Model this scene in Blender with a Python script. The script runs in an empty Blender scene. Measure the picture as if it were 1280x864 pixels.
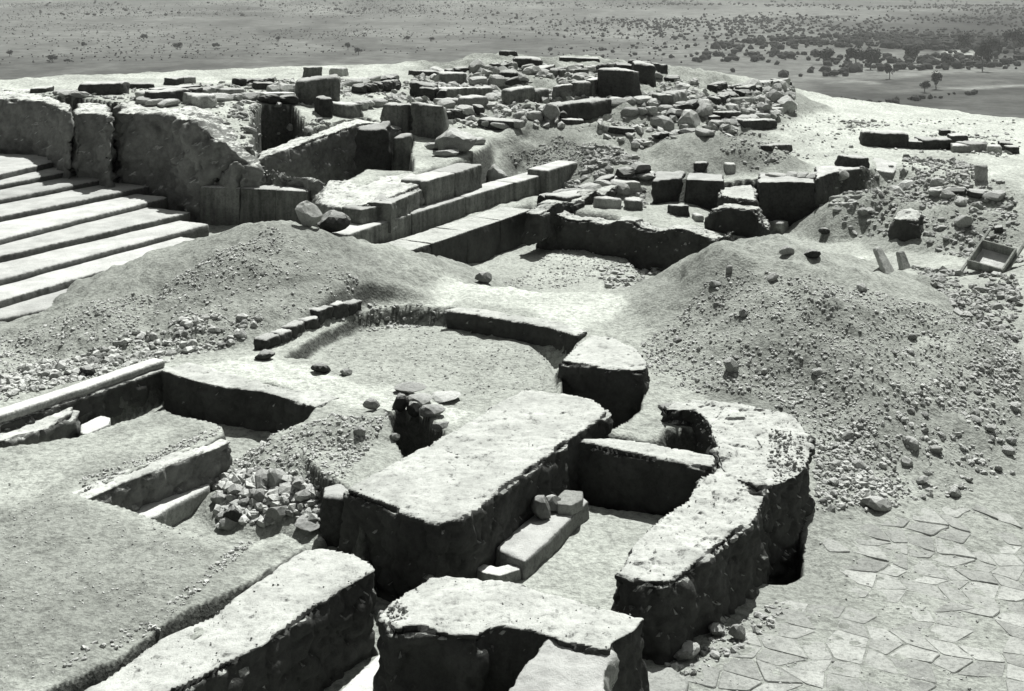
import bpy, bmesh, math, random
import numpy as np
from mathutils import Vector
random.seed(7); RNG = np.random.default_rng(11)

# ------------------------------------------------------------------ camera
F, HOR, CAMH = 1700.0, -50.0, 6.0           # focal length (px of a 1280 wide frame), horizon row, eye height
scene = bpy.context.scene
COL = scene.collection
cam = bpy.data.objects.new('camera', bpy.data.cameras.new('camera'))
COL.objects.link(cam); scene.camera = cam
cam.location = (0, 0, CAMH); cam.rotation_euler = (math.radians(90), 0, 0)
cam.data.sensor_width = 36; cam.data.lens = F / 1280 * 36
cam.data.shift_y = -(432 - HOR) / 1280
cam.data.clip_start = 0.1; cam.data.clip_end = 60000

# ------------------------------------------------------------------ light
SUN_EL, SUN_AZ = 59.0, 16.0                 # azimuth measured from +Y (away from camera) towards +X
w = bpy.data.worlds.new('World'); scene.world = w; w.use_nodes = True
nt = w.node_tree; nt.nodes.clear()
sky = nt.nodes.new('ShaderNodeTexSky'); sky.sky_type = 'NISHITA'; sky.sun_disc = False
sky.sun_elevation = math.radians(SUN_EL); sky.sun_rotation = math.radians(SUN_AZ)
hs = nt.nodes.new('ShaderNodeRGBToBW')        # the photograph is black and white
bg = nt.nodes.new('ShaderNodeBackground'); bg.inputs['Strength'].default_value = 0.05
wo = nt.nodes.new('ShaderNodeOutputWorld')
nt.links.new(sky.outputs[0], hs.inputs['Color']); nt.links.new(hs.outputs[0], bg.inputs[0]); nt.links.new(bg.outputs[0], wo.inputs[0])
sl = bpy.data.lights.new('sun', 'SUN'); sl.energy = 5.0; sl.angle = math.radians(0.5); sl.color = (1.0, 0.995, 0.97)
sun = bpy.data.objects.new('sun', sl); COL.objects.link(sun)
sd = Vector((math.sin(math.radians(SUN_AZ)) * math.cos(math.radians(SUN_EL)), math.cos(math.radians(SUN_AZ)) * math.cos(math.radians(SUN_EL)), math.sin(math.radians(SUN_EL))))
sun.rotation_euler = sd.to_track_quat('Z', 'Y').to_euler(); sun.location = sd * 60
vs = scene.view_settings
vs.view_transform = 'Standard'; vs.look = 'None'; vs.exposure = 0.68; vs.gamma = 1.0; vs.use_curve_mapping = False
scene.cycles.max_bounces = 4; scene.cycles.diffuse_bounces = 1
scene.cycles.use_denoising = True

# ------------------------------------------------------------------ small maths
def W(px, py, z=0.0):
    """photo pixel -> point of the horizontal plane at height z"""
    Y = F * (CAMH - z) / (py - HOR)
    return Vector(((px - 640) * Y / F, Y, z))
def WXY(px, py, z): p = W(px, py, z); return (p.x, p.y)

def hsh(ix, iy, iz, s):
    h = (ix * 374761393 + iy * 668265263 + iz * 2147483647 + s * 974634777) & 0xffffffff
    h = ((h ^ (h >> 13)) * 1274126177) & 0xffffffff
    return ((h ^ (h >> 16)) & 0xffff) / 65535.0
def vnoise(P, s=0):
    P = np.asarray(P, float); I = np.floor(P).astype(np.int64); f = P - I; f = f * f * (3 - 2 * f)
    r = 0
    for a in (0, 1):
        for b in (0, 1):
            for c in (0, 1):
                wgt = (f[:, 0] if a else 1 - f[:, 0]) * (f[:, 1] if b else 1 - f[:, 1]) * (f[:, 2] if c else 1 - f[:, 2])
                r = r + wgt * hsh(I[:, 0] + a, I[:, 1] + b, I[:, 2] + c, s)
    return r * 2 - 1
def fbm(P, oct=4, s=0, gain=0.5):
    P = np.asarray(P, float); r = 0; a = 1.0
    for o in range(oct):
        r = r + a * vnoise(P * 2.03 ** o + 17.3 * o, s + o); a *= gain
    return r

def worley(P, seed=0):
    """distance to the nearest cell wall (roughly) and a random number for each cell"""
    I = np.floor(P).astype(np.int64); f1 = np.full(len(P), 9.0); f2 = f1.copy(); cid = np.zeros(len(P))
    for a in (-1, 0, 1):
        for b in (-1, 0, 1):
            for c in (-1, 0, 1):
                J = I + np.array([a, b, c]); q = np.stack([hsh(J[:, 0], J[:, 1], J[:, 2], seed + k) for k in (1, 2, 3)], 1)
                dd = np.sqrt(((J + .15 + .7 * q - P) ** 2).sum(1)); cl = dd < f1
                f2 = np.where(cl, f1, np.minimum(f2, dd)); cid = np.where(cl, hsh(J[:, 0], J[:, 1], J[:, 2], seed + 7), cid); f1 = np.where(cl, dd, f1)
    return f2 - f1, cid
def sdist(X, Y, poly):
    """signed distance, positive inside"""
    poly = np.array(poly, float); n = len(poly)
    d2 = np.full(X.shape, 1e18); ins = np.zeros(X.shape, bool)
    for i in range(n):
        ax, ay = poly[i]; bx, by = poly[(i + 1) % n]
        ex, ey = bx - ax, by - ay; L = ex * ex + ey * ey + 1e-12
        t = np.clip(((X - ax) * ex + (Y - ay) * ey) / L, 0, 1)
        d2 = np.minimum(d2, (X - ax - t * ex) ** 2 + (Y - ay - t * ey) ** 2)
        c = ((ay > Y) != (by > Y)) & (X < (bx - ax) * (Y - ay) / (by - ay + 1e-12) + ax)
        ins ^= c
    return np.where(ins, 1, -1) * np.sqrt(d2)
def sstep(t): t = np.clip(t, 0, 1); return t * t * (3 - 2 * t)
def rbf(pts):
    A = np.array([(p[0], p[1]) for p in pts]); z = np.array([p[2] for p in pts]); n = len(A)
    D = np.sqrt(((A[:, None] - A[None]) ** 2).sum(-1))
    M = np.zeros((n + 3, n + 3)); M[:n, :n] = D; M[:n, n] = 1; M[:n, n + 1:] = A; M[n, :n] = 1; M[n + 1:, :n] = A.T
    c = np.linalg.solve(M, np.concatenate([z, [0, 0, 0]]))
    def f(X, Y):
        r = c[n] + c[n + 1] * X + c[n + 2] * Y
        for i in range(n): r = r + c[i] * np.sqrt((X - A[i, 0]) ** 2 + (Y - A[i, 1]) ** 2)
        return r
    return f
def ctl(l): return [(*WXY(x, y, z), z) for x, y, z in l]

# ------------------------------------------------------------------ heights of the dug ground
low_pts = ctl([(-250, 860, 1.05), (50, 800, 1.05), (60, 620, 1.05), (200, 700, 1.05), (160, 560, 1.05), (330, 465, 1.12), (450, 480, 1.12), (560, 500, 1.05),
    (540, 440, 1.05), (560, 360, 1.15), (700, 385, 1.15), (790, 378, 1.18), (100, 450, .98), (300, 425, 1.02), (0, 400, .9), (-200, 430, .9), (-200, 330, .9),
    (200, 330, .95), (420, 330, 1.05), (480, 325, 1.1), (640, 300, 1.15), (760, 262, 1.2), (870, 260, 1.0), (960, 290, .6), (1060, 310, .64), (1000, 300, .58), (1030, 330, .7), (1150, 330, .85), (1270, 330, 1.1),
    (1400, 330, 1.4), (1270, 420, .9), (1000, 420, .8), (1040, 270, .62), (1100, 270, .7), (1270, 860, .5), (900, 860, .5), (1200, 620, .4), (800, 420, 1.05)])
ter_pts = ctl([(-150, 125, 3.0), (30, 118, 3.0), (100, 132, 2.97), (100, 108, 3.0), (250, 132, 2.95), (330, 110, 2.95), (400, 100, 2.95), (250, 100, 3.0), (300, 190, 2.35), (330, 212, 2.1), (300, 226, 1.82), (385, 238, 1.72),
    (400, 258, 1.72), (460, 252, 1.84), (450, 225, 1.92), (525, 229, 1.92), (600, 204, 2.0), (560, 195, 2.0), (480, 215, 1.95), (540, 192, 2.0), (640, 194, 2.02), (720, 208, 1.72), (760, 215, 1.55), (800, 208, 1.55),
    (720, 160, 2.2), (640, 150, 2.3), (600, 130, 2.45), (600, 100, 2.75), (540, 95, 2.8), (640, 80, 2.9), (640, 72, 2.9), (720, 80, 2.85), (540, 86, 2.85), (450, 92, 2.9), (720, 74, 2.85), (800, 88, 2.75), (860, 88, 2.6), (870, 97, 2.55), (960, 102, 2.3), (800, 130, 2.45),
    (850, 165, 2.0), (900, 190, 1.65), (940, 190, 1.65), (830, 205, 1.5), (940, 220, 1.45), (880, 215, 1.48), (990, 200, 1.6), (990, 150, 1.9), (1000, 120, 1.95), (1100, 190, 1.62), (1100, 140, 1.8), (1270, 150, 1.6),
    (1230, 200, 1.6), (1400, 160, 1.5), (1400, 220, 1.55), (1150, 205, 1.6), (1060, 205, 1.6)])
low_f, ter_f = rbf(low_pts), rbf(ter_pts)
TER = [(-40, 52), (-14, 32.6), (-11.1, 30.5), (-8.1, 28.5), (-5.9, 26.3), (-3.75, 25.6), (-3.5, 23.9), (-3.2, 23.05), (1.05, 30.0), (1.6, 29.75), WXY(800, 214, 1.55), WXY(835, 224, 1.5), WXY(905, 226, 1.5), WXY(950, 222, 1.5), WXY(1018, 226, 1.5), WXY(1075, 212, 1.6), WXY(1130, 225, 1.6), WXY(1300, 250, 1.55), WXY(1700, 260, 1.5), (60, 34), (60, 400), (-60, 400)]
def Z(l, z): return [WXY(x, y, z) for x, y in l]
# (polygon, floor height or (z at p, z at q), soft edge, edge wobble)
PLAZA = Z([(-300, 870), (125, 848), (200, 797), (385, 674), (352, 657), (310, 668), (270, 668), (215, 655), (150, 634), (95, 619), (190, 582), (262, 556), (281, 546), (276, 531), (205, 510), (100, 541), (0, 556), (-200, 590)], 1.05)
zones = [
    # dug-out ground around the front walls and the paved court at the right
    (Z([(60, 900), (190, 830), (425, 694), (436, 640), (520, 590), (640, 530), (700, 512), (755, 522), (800, 525), (850, 510), (1000, 490), (1150, 430), (1300, 390), (1800, 380), (1800, 1500), (-200, 1500)], 1.0), .3, .25, .05),
    (Z([(690, 560), (895, 590), (770, 730), (700, 760), (580, 720), (560, 660)], .9), .46, .2, .02),            # room floor
    (Z([(945, 660), (993, 652), (1004, 700), (1004, 736), (985, 747), (955, 748), (935, 720)], .1), -.35, .12, .03),   # hole at the bastion foot
    (Z([(40, 868), (130, 822), (200, 778), (300, 722), (388, 668), (392, 676), (330, 716), (262, 766), (200, 800), (120, 850)], 1.03), .80, .08, .05),   # stony seam
    (Z([(281, 546), (330, 540), (435, 600), (470, 640), (430, 700), (385, 674), (352, 657), (310, 668), (270, 668), (215, 655), (150, 634), (95, 619), (190, 582), (262, 556)], 1.05), .52, .12, .03),   # rubble pit
    (Z([(-200, 590), (-200, 585), (0, 527), (206, 458), (213, 458), (240, 468), (290, 480), (340, 485), (373, 495), (402, 503), (385, 525), (330, 545), (281, 546), (276, 531), (205, 510), (100, 541), (0, 556)], 1.08), .66, .13, .02),   # trench
    (Z([(352, 440), (400, 408), (455, 386), (500, 380), (560, 384), (620, 394), (690, 405), (724, 417), (703, 447), (702, 500), (640, 505), (560, 497), (470, 472), (400, 447)], 1.13), .88, .12, .03),   # round floor
    (Z([(655, 402), (724, 417), (704, 446), (702, 492), (690, 470), (680, 440)], 1.13), .66, .35, .03),
    (Z([(702, 449), (808, 461), (800, 485), (757, 512), (735, 502), (700, 494)], 1.1), .45, .05, .02),          # deep slot
    (Z([(478, 519), (500, 508), (530, 512), (557, 533), (525, 562), (508, 560)], 1.08), .45, .06, .02),         # pocket
    (Z([(470, 326), (560, 288), (668, 250), (700, 262), (800, 274), (912, 284), (880, 330), (800, 360), (700, 368), (600, 358), (520, 345)], 1.15), .58, .45, .04),   # trench before the podium
    (Z([(780, 280), (915, 286), (880, 330), (810, 348)], 1.15), .40, .25, .04),
    (Z([(947, 295), (1025, 295), (1025, 272), (1020, 255), (1075, 250), (1070, 228), (1020, 222), (950, 228)], 1.4), .57, .1, .03),
    (Z([(882, 268), (905, 262), (948, 266), (962, 292), (940, 300), (895, 292)], 1.3), .55, .08, .03),
    (Z([(815, 228), (850, 222), (857, 256), (835, 268), (812, 268)], 1.45), 1.1, .08, .03),
    (Z([(314, 152), (326, 144), (365, 141), (384, 152), (392, 166), (350, 184), (318, 194)], 2.6), 1.5, .1, .05),    # terrace pit behind
    ([WXY(*q) for q in [(322, 203, 2.1), (370, 182, 2.2), (455, 158, 2.3), (515, 175, 2.1), (516, 214, 1.95), (460, 214, 1.93), (440, 222, 1.92), (410, 224, 1.92), (360, 216, 2.0)]], .8, .12, .04),
    (Z([(862, 192), (906, 196), (948, 189), (950, 214), (900, 219), (862, 214)], 1.7), 1.46, .06, .03),
]
# spoil heaps: ridge polyline (x, y, z) and slopes
def R3(px, py, Y): return ((px - 640) * Y / F, Y, CAMH - (py - HOR) * Y / F)
heaps = [
    ([R3(285, 300, 20.6), R3(335, 277, 20.4), R3(375, 285, 20.6)], .36, 1.0),
    ([R3(-220, 415, 18.4), R3(40, 404, 18.3), R3(150, 372, 18.6), R3(285, 305, 20.0)], .30, 1.0),
    ([R3(375, 288, 20.6), R3(450, 335, 20.4), R3(520, 352, 20.0)], .34, 1.0),
    ([R3(893, 284, 19.2), R3(930, 290, 19.6), R3(1000, 310, 20.2), R3(1090, 336, 20.6), R3(1190, 352, 20.8), R3(1320, 375, 20.5)], .34, 1.0),
    ([R3(893, 288, 19.2), R3(870, 312, 18.9)], .75, 1.0),
    ([R3(640, 178, 29.6), R3(700, 164, 30.6), R3(745, 178, 30.2)], .45, 1.0),
    ([R3(745, 178, 30.2), R3(775, 203, 29.2)], .42, 1.0),
    ([R3(480, 521, 14.6), R3(430, 532, 14.2), R3(385, 540, 14.1)], .58, 1.0),
    ([R3(1150, 207, 29.5), R3(1210, 222, 28.0)], .5, 1.0),
    ([R3(1060, 243, 27.0), R3(1110, 242, 26.8), R3(1140, 250, 26.2)], .8, 1.0),
    ([R3(1195, 258, 25.4), R3(1230, 264, 25.0), R3(1320, 270, 24.5)], .45, 1.0),
    ([R3(880, 165, 30.2), R3(930, 172, 29.8)], .42, 1.0),
    ([R3(838, 142, 33.0), R3(880, 132, 34.0), R3(920, 121, 35.0), R3(978, 107, 37.5)], .5, 1.0),
    ([R3(500, 128, 32.5), R3(570, 112, 35.5), R3(640, 100, 37.0)], .42, 1.0),
    ([R3(590, 140, 31.5), R3(640, 140, 31.5), R3(690, 140, 31.5)], .5, 1.0),
]
EDGE = [(-40, 32), (-12.4, 32.9), (-8.2, 36.0), (0, 43.0), (4, 42.5), (8.5, 41.2), (14.2, 37.6), (40, 33)]
NU, NV = 660, 740
us = np.linspace(-.62, .62, NU)
vv = np.concatenate([np.geomspace(5.0, 46.0, NV - 60, endpoint=False), np.geomspace(46.0, 300, 60)])
U, V = np.meshgrid(us, vv); GX, GY = U * V, V
def heights(X, Y):
    P2 = np.stack([X.ravel(), Y.ravel(), 0 * X.ravel()], 1)
    n_w = fbm(P2 * 1.7, 3, 3).reshape(X.shape)
    z = low_f(X, Y); tone = np.full(X.shape, .40); rough = np.full(X.shape, .35)
    d = sdist(X, Y, zones[0][0]) + n_w * .05; m = sstep(d / (.25 + 2.8 * sstep((X - 2.3) / .8)))
    court = .30 - .045 * np.clip(X - 1.5, 0, 6) - .02 * np.clip(Y - 11.5, 0, 6)
    z = z * (1 - m) + court * m
    tone = np.where(m > .5, .32, tone); rough = rough * (1 - .75 * m)
    for i, (poly, zf, soft, wob) in enumerate(zones[1:15]):
        d = sdist(X, Y, poly) + n_w * wob; m = sstep(d / soft); z = z * (1 - m) + np.minimum(z, zf) * m
        if i == 0: z = z * (1 - m) + zf * m; tone = np.where(m > .3, .42, tone)
    # terrace
    t = ter_f(X, Y); d_ter = d = sdist(X, Y, TER) + n_w * .08; m = sstep(d / (.1 + .45 * sstep((X + 3.75) / .2) * sstep((3.2 - X) / .8) + 1.6 * sstep((X - 7.2) / 1.0) + .5 * sstep((X + .9) / .5) * sstep((3.2 - X) / .8)))
    z = z * (1 - m) + np.maximum(t, z) * m; tone = tone * (1 - m) + (.47 + .1 * n_w) * m
    for poly, zf, soft, wob in zones[15:]:
        d = sdist(X, Y, poly) + n_w * wob; m = sstep(d / soft); z = z * (1 - m) + np.minimum(z, zf) * m
    ruin = sstep(sdist(X, Y, Z([(480, 128), (600, 150), (720, 160), (850, 172), (1000, 150), (1000, 100), (800, 80), (640, 66), (500, 88)], 2.5)) / 1.2)
    z = z + ruin * (fbm(P2 * .9, 3, 55).reshape(X.shape) * .13 + fbm(P2 * 2.6, 3, 57).reshape(X.shape) * .09); rough = np.maximum(rough, ruin); tone = tone * (1 - .32 * ruin)
    heap_m = np.zeros(X.shape)
    n_h = fbm(P2 * .9 + 40, 4, 9).reshape(X.shape)
    for k, (ridge, slope, rr) in enumerate(heaps):
        best = np.full(X.shape, -1e9)
        for (a, b) in zip(ridge[:-1], ridge[1:]):
            ex, ey = b[0] - a[0], b[1] - a[1]; L = ex * ex + ey * ey
            tt = np.clip(((X - a[0]) * ex + (Y - a[1]) * ey) / L, 0, 1)
            dd = np.sqrt((X - a[0] - tt * ex) ** 2 + (Y - a[1] - tt * ey) ** 2)
            dd = np.sqrt(dd * dd + .09) - .3
            if k == 3: dd = dd * (1 + 1.0 * sstep((ridge[0][0] - X) / 1.4))
            best = np.maximum(best, a[2] + (b[2] - a[2]) * tt - slope * dd)
        best = best + n_h * .07 - .06 * np.abs(fbm(P2 * np.array([2.2, .8, 1]) + 9, 3, 19).reshape(X.shape))
        if k == 5 or k == 11: best = np.where(d_ter > -.1, z + (np.maximum(best, z) - z) * sstep((d_ter + .1) / 1.5), -9.0)
        if k < 3:                                  # the round floor was dug clear of the left heap
            lim = -sdist(X, Y, Z([(345, 446), (400, 412), (455, 388), (500, 381), (560, 384), (620, 394), (724, 417), (702, 500), (560, 500), (470, 474), (400, 452)], 1.1)) + n_w * .06
            best = np.where(lim > 0, z + (np.maximum(best, z) - z) * sstep(lim / .3), -9.0)
        if k == 3 or k == 4:                       # the court and the walls stay clear of the right heap
            lim = sdist(X, Y, [WXY(*p) for p in [(768, 540, .8), (835, 512, .9), (1000, 520, .9), (1020, 585, .4), (1012, 648, .1), (1110, 645, .1), (1190, 628, .1), (1290, 592, .1), (1500, 560, .1), (1900, 330, .6), (900, 200, 1), (720, 330, 1.1), (765, 385, 1.15), (786, 428, 1.15), (796, 460, 1.12), (790, 482, 1.1), (762, 508, 1.1)]]) + n_w * .12
            best = np.where(lim > 0, best, -9.0 + 0 * best) * 1.0
            best = np.where(lim > 0, z + (np.maximum(best, z) - z) * np.clip(lim / 2.5, 0, 1) ** 1.1, best)
        dz = best - z
        mm = sstep((dz + .02) / .12)
        z = np.where(dz > 0, best, z); heap_m = np.maximum(heap_m, mm)
    niche = (Z([(826, 518), (866, 514), (886, 530), (893, 568), (860, 562), (828, 560)], .95), .42, .08, .01)
    for poly, zf, soft, wob in (zones[8], zones[9], niche):
        d = sdist(X, Y, poly) + n_w * wob; m = sstep(d / (soft + .05)); z = z * (1 - m) + np.minimum(z, zf) * m
    tone = tone * (1 - heap_m) + (.29 + .05 * n_h) * heap_m; rough = np.maximum(rough, heap_m)
    # pale trodden clay and grey floors have soil colours of their own
    def paint(poly, zz, val, soft, amt=1.0):
        nonlocal tone
        m = sstep((sdist(X, Y, Z(poly, zz)) + n_w * .25) / soft) * amt * (1 - heap_m * .85); tone = tone * (1 - m) + val * m
    paint([(480, 325), (600, 350), (795, 372), (790, 392), (725, 416), (690, 404), (560, 383), (500, 374), (440, 345)], 1.13, .57, .25)
    paint([(215, 452), (330, 440), (480, 478), (600, 497), (560, 515), (480, 520), (400, 503), (330, 486), (240, 468)], 1.1, .56, .2)
    paint([(352, 440), (455, 384), (620, 394), (724, 417), (702, 500), (560, 497), (400, 447)], 1.1, .36, .1)
    tone = tone + (.265 - tone) * sstep((sdist(X, Y, PLAZA) + n_w * .1) / .3) * (1 - heap_m)
    paint([(-200, 570), (60, 545), (205, 512), (275, 530), (250, 556), (90, 620), (-200, 700)], 1.05, .40, .6)
    paint([(990, 112), (1300, 140), (1700, 150), (1700, 190), (1230, 185), (1080, 180), (1000, 190), (960, 150)], 1.8, .52, .8)
    paint([(600, 352), (700, 365), (800, 350), (760, 290), (690, 278)], .9, .44, .3)
    paint([(940, 290), (1060, 285), (1120, 310), (1060, 340), (960, 310)], 1.05, .58, .4)
    # edge of the hill
    ex = np.array([e[0] for e in EDGE]); ey = np.array([e[1] for e in EDGE])
    over = Y - np.interp(X, ex, ey) + n_w * .25
    drop = np.where(over > 0, np.sqrt(over * over + .16) - .4, 0) * .42
    z = z - drop
    far = over > 3
    z = np.where(far, z, z + fbm(P2 * 2.2, 3, 21).reshape(X.shape) * (.012 + .03 * rough) + fbm(P2 * 9, 3, 31).reshape(X.shape) * (.006 + .014 * rough))
    side = np.clip(np.abs(X) - 24, 0, None); z = z - side * .25
    return np.maximum(z, -76.0), np.clip(tone, .05, .75), rough
GZ, TONE, ROUGH = heights(GX, GY)
# steep earth faces get a darker tone that paints in their shade
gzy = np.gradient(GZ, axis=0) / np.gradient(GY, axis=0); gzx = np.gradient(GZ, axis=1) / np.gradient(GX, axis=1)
cut = sstep((np.hypot(gzx, gzy) - .9) / .7) * (GY < 45); TONE = TONE * (1 - cut) + .10 * cut  # cut: mask of steep faces that takes the painted shade
lv = np.log(vv)
def H(x, y):
    x = np.asarray(x, float); y = np.asarray(y, float)
    fu = np.clip((x / y - us[0]) / (us[1] - us[0]), 0, NU - 1.001)
    fv = np.clip(np.interp(y, vv, np.arange(NV)), 0, NV - 1.001)
    iu, iv = fu.astype(int), fv.astype(int); a, b = fu - iu, fv - iv
    return (GZ[iv, iu] * (1 - a) + GZ[iv, iu + 1] * a) * (1 - b) + (GZ[iv + 1, iu] * (1 - a) + GZ[iv + 1, iu + 1] * a) * b
def hit(px, py):
    """where the sight line through a photo pixel meets the ground"""
    ys = np.geomspace(6, 120, 2600); xs = (px - 640) * ys / F; zz = CAMH - (py - HOR) * ys / F
    ok = zz <= H(xs, ys)
    if not ok.any(): return hit(px, py + 2)
    i = int(np.argmax(ok))
    return Vector((xs[i], ys[i], float(H(xs[i], ys[i]))))

# ------------------------------------------------------------------ materials (neutral greys, faintly green like the print)
def grey(v): return (v * .985, v, v * .975, 1)
def new_mat(name, rough=.95):
    m = bpy.data.materials.new(name); m.use_nodes = True
    b = m.node_tree.nodes['Principled BSDF']; b.inputs['Roughness'].default_value = rough
    b.inputs['Specular IOR Level'].default_value = .08
    return m, m.node_tree, b
def nd(t, k, **kw):
    n = t.nodes.new(k)
    for a, v in kw.items():
        if a in n.inputs: n.inputs[a].default_value = v
        else: setattr(n, a, v)
    return n
def tex(t, co, kind, scale, detail=4, rough=.6):
    n = t.nodes.new('ShaderNodeTexNoise' if kind == 'n' else 'ShaderNodeTexVoronoi'); n.inputs['Scale'].default_value = scale
    if kind == 'n': n.inputs['Detail'].default_value = detail; n.inputs['Roughness'].default_value = rough
    t.links.new(co, n.inputs['Vector']); return n
def ramp(t, src, stops):
    r = t.nodes.new('ShaderNodeValToRGB'); e = r.color_ramp.elements
    e[0].position, e[0].color = stops[0][0], grey(stops[0][1]); e[1].position, e[1].color = stops[-1][0], grey(stops[-1][1])
    for p, v in stops[1:-1]: x = e.new(p); x.color = grey(v)
    t.links.new(src, r.inputs[0]); return r
def mix(t, kind, fac, a, b):
    m = t.nodes.new('ShaderNodeMix'); m.data_type = 'RGBA'; m.blend_type = kind
    for k, s in ((0, fac), (6, a), (7, b)):
        if hasattr(s, 'is_output') or isinstance(s, bpy.types.NodeSocket): t.links.new(s, m.inputs[k])
        else: m.inputs[k].default_value = s
    return m.outputs[2]
def bump(t, b, chain):
    prev = None
    for src, st, dist in chain:
        n = t.nodes.new('ShaderNodeBump'); n.inputs['Strength'].default_value = st; n.inputs['Distance'].default_value = dist
        t.links.new(src, n.inputs['Height'])
        if prev: t.links.new(prev, n.inputs['Normal'])
        prev = n.outputs[0]
    t.links.new(prev, b.inputs['Normal'])

def soil_mat():
    m, t, b = new_mat('soil')
    tc = t.nodes.new('ShaderNodeTexCoord'); co = tc.outputs['Object']
    at = t.nodes.new('ShaderNodeAttribute'); at.attribute_name = 'tone'
    n1 = tex(t, co, 'n', 1.3, 6); n2 = tex(t, co, 'n', 14, 5, .7); v1 = tex(t, co, 'v', 26)
    n3 = tex(t, co, 'n', 60, 3, .7)
    r1 = ramp(t, n1.outputs[0], [(.3, .82), (.7, 1.12)]); r2 = ramp(t, n2.outputs[0], [(.34, .5), (.58, 1.15)])
    r3 = ramp(t, n3.outputs[0], [(.3, .75), (.7, 1.2)])
    c = mix(t, 'MULTIPLY', 1.0, at.outputs['Color'], r1.outputs[0]); c = mix(t, 'MULTIPLY', .8, c, r2.outputs[0]); c = mix(t, 'MULTIPLY', .8, c, r3.outputs[0])
    t.links.new(c, b.inputs['Base Color'])
    bump(t, b, [(n2.outputs[0], .5, .05), (v1.outputs['Distance'], .35, .03), (n3.outputs[0], .5, .015)])
    return m
def stone_mat(name, v, spread=.25, streak=False, sc=1.0, bst=.6, top=None):
    m, t, b = new_mat(name)
    tc = t.nodes.new('ShaderNodeTexCoord'); oi = t.nodes.new('ShaderNodeObjectInfo')
    add = t.nodes.new('ShaderNodeVectorMath'); add.operation = 'ADD'
    t.links.new(tc.outputs['Object'], add.inputs[0])
    cmb = t.nodes.new('ShaderNodeVectorMath'); cmb.operation = 'SCALE'; cmb.inputs['Scale'].default_value = 1.0
    t.links.new(oi.outputs['Location'], cmb.inputs[0]); t.links.new(cmb.outputs[0], add.inputs[1]); co = add.outputs[0]
    n1 = tex(t, co, 'n', 2.5 * sc, 6, .65); n2 = tex(t, co, 'n', 18 * sc, 5, .7); n3 = tex(t, co, 'n', 70 * sc, 3, .7)
    r1 = ramp(t, n1.outputs[0], [(.3, v * (1 - spread)), (.5, v), (.72, v * (1 + spread * .6))])
    r2 = ramp(t, n2.outputs[0], [(.34, .55), (.55, 1.05)]); r3 = ramp(t, n3.outputs[0], [(.3, .8), (.7, 1.15)])
    c = mix(t, 'MULTIPLY', .75, r1.outputs[0], r2.outputs[0]); c = mix(t, 'MULTIPLY', .7, c, r3.outputs[0])
    if streak:
        mp = t.nodes.new('ShaderNodeMapping'); mp.inputs['Scale'].default_value = (9, 9, .7); t.links.new(co, mp.inputs[0])
        n4 = tex(t, mp.outputs[0], 'n', 1.0, 4, .6); r4 = ramp(t, n4.outputs[0], [(.35, .55), (.6, 1.1)]); c = mix(t, 'MULTIPLY', .8, c, r4.outputs[0])
    if top:                                              # lime dust and bleached crust on top; darker sides carry painted shade
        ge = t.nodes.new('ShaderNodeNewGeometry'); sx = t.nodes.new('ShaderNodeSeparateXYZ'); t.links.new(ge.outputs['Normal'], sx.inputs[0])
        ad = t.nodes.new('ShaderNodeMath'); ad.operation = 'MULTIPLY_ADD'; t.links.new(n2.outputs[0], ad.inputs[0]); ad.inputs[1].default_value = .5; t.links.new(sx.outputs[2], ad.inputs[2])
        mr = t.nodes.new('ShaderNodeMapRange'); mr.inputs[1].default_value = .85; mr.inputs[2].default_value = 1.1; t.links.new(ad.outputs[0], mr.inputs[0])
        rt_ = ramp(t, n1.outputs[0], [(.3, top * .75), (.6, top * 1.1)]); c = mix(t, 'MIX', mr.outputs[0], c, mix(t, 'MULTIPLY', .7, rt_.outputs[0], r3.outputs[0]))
    rv = t.nodes.new('ShaderNodeMapRange'); rv.inputs[3].default_value = .8; rv.inputs[4].default_value = 1.2; t.links.new(oi.outputs['Random'], rv.inputs[0])
    mv = t.nodes.new('ShaderNodeVectorMath'); mv.operation = 'SCALE'; t.links.new(c, mv.inputs[0]); t.links.new(rv.outputs[0], mv.inputs['Scale'])
    t.links.new(mv.outputs[0], b.inputs['Base Color'])
    bump(t, b, [(n1.outputs[0], bst * .5, .06), (n2.outputs[0], bst, .03), (n3.outputs[0], bst, .01)])
    return m
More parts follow.
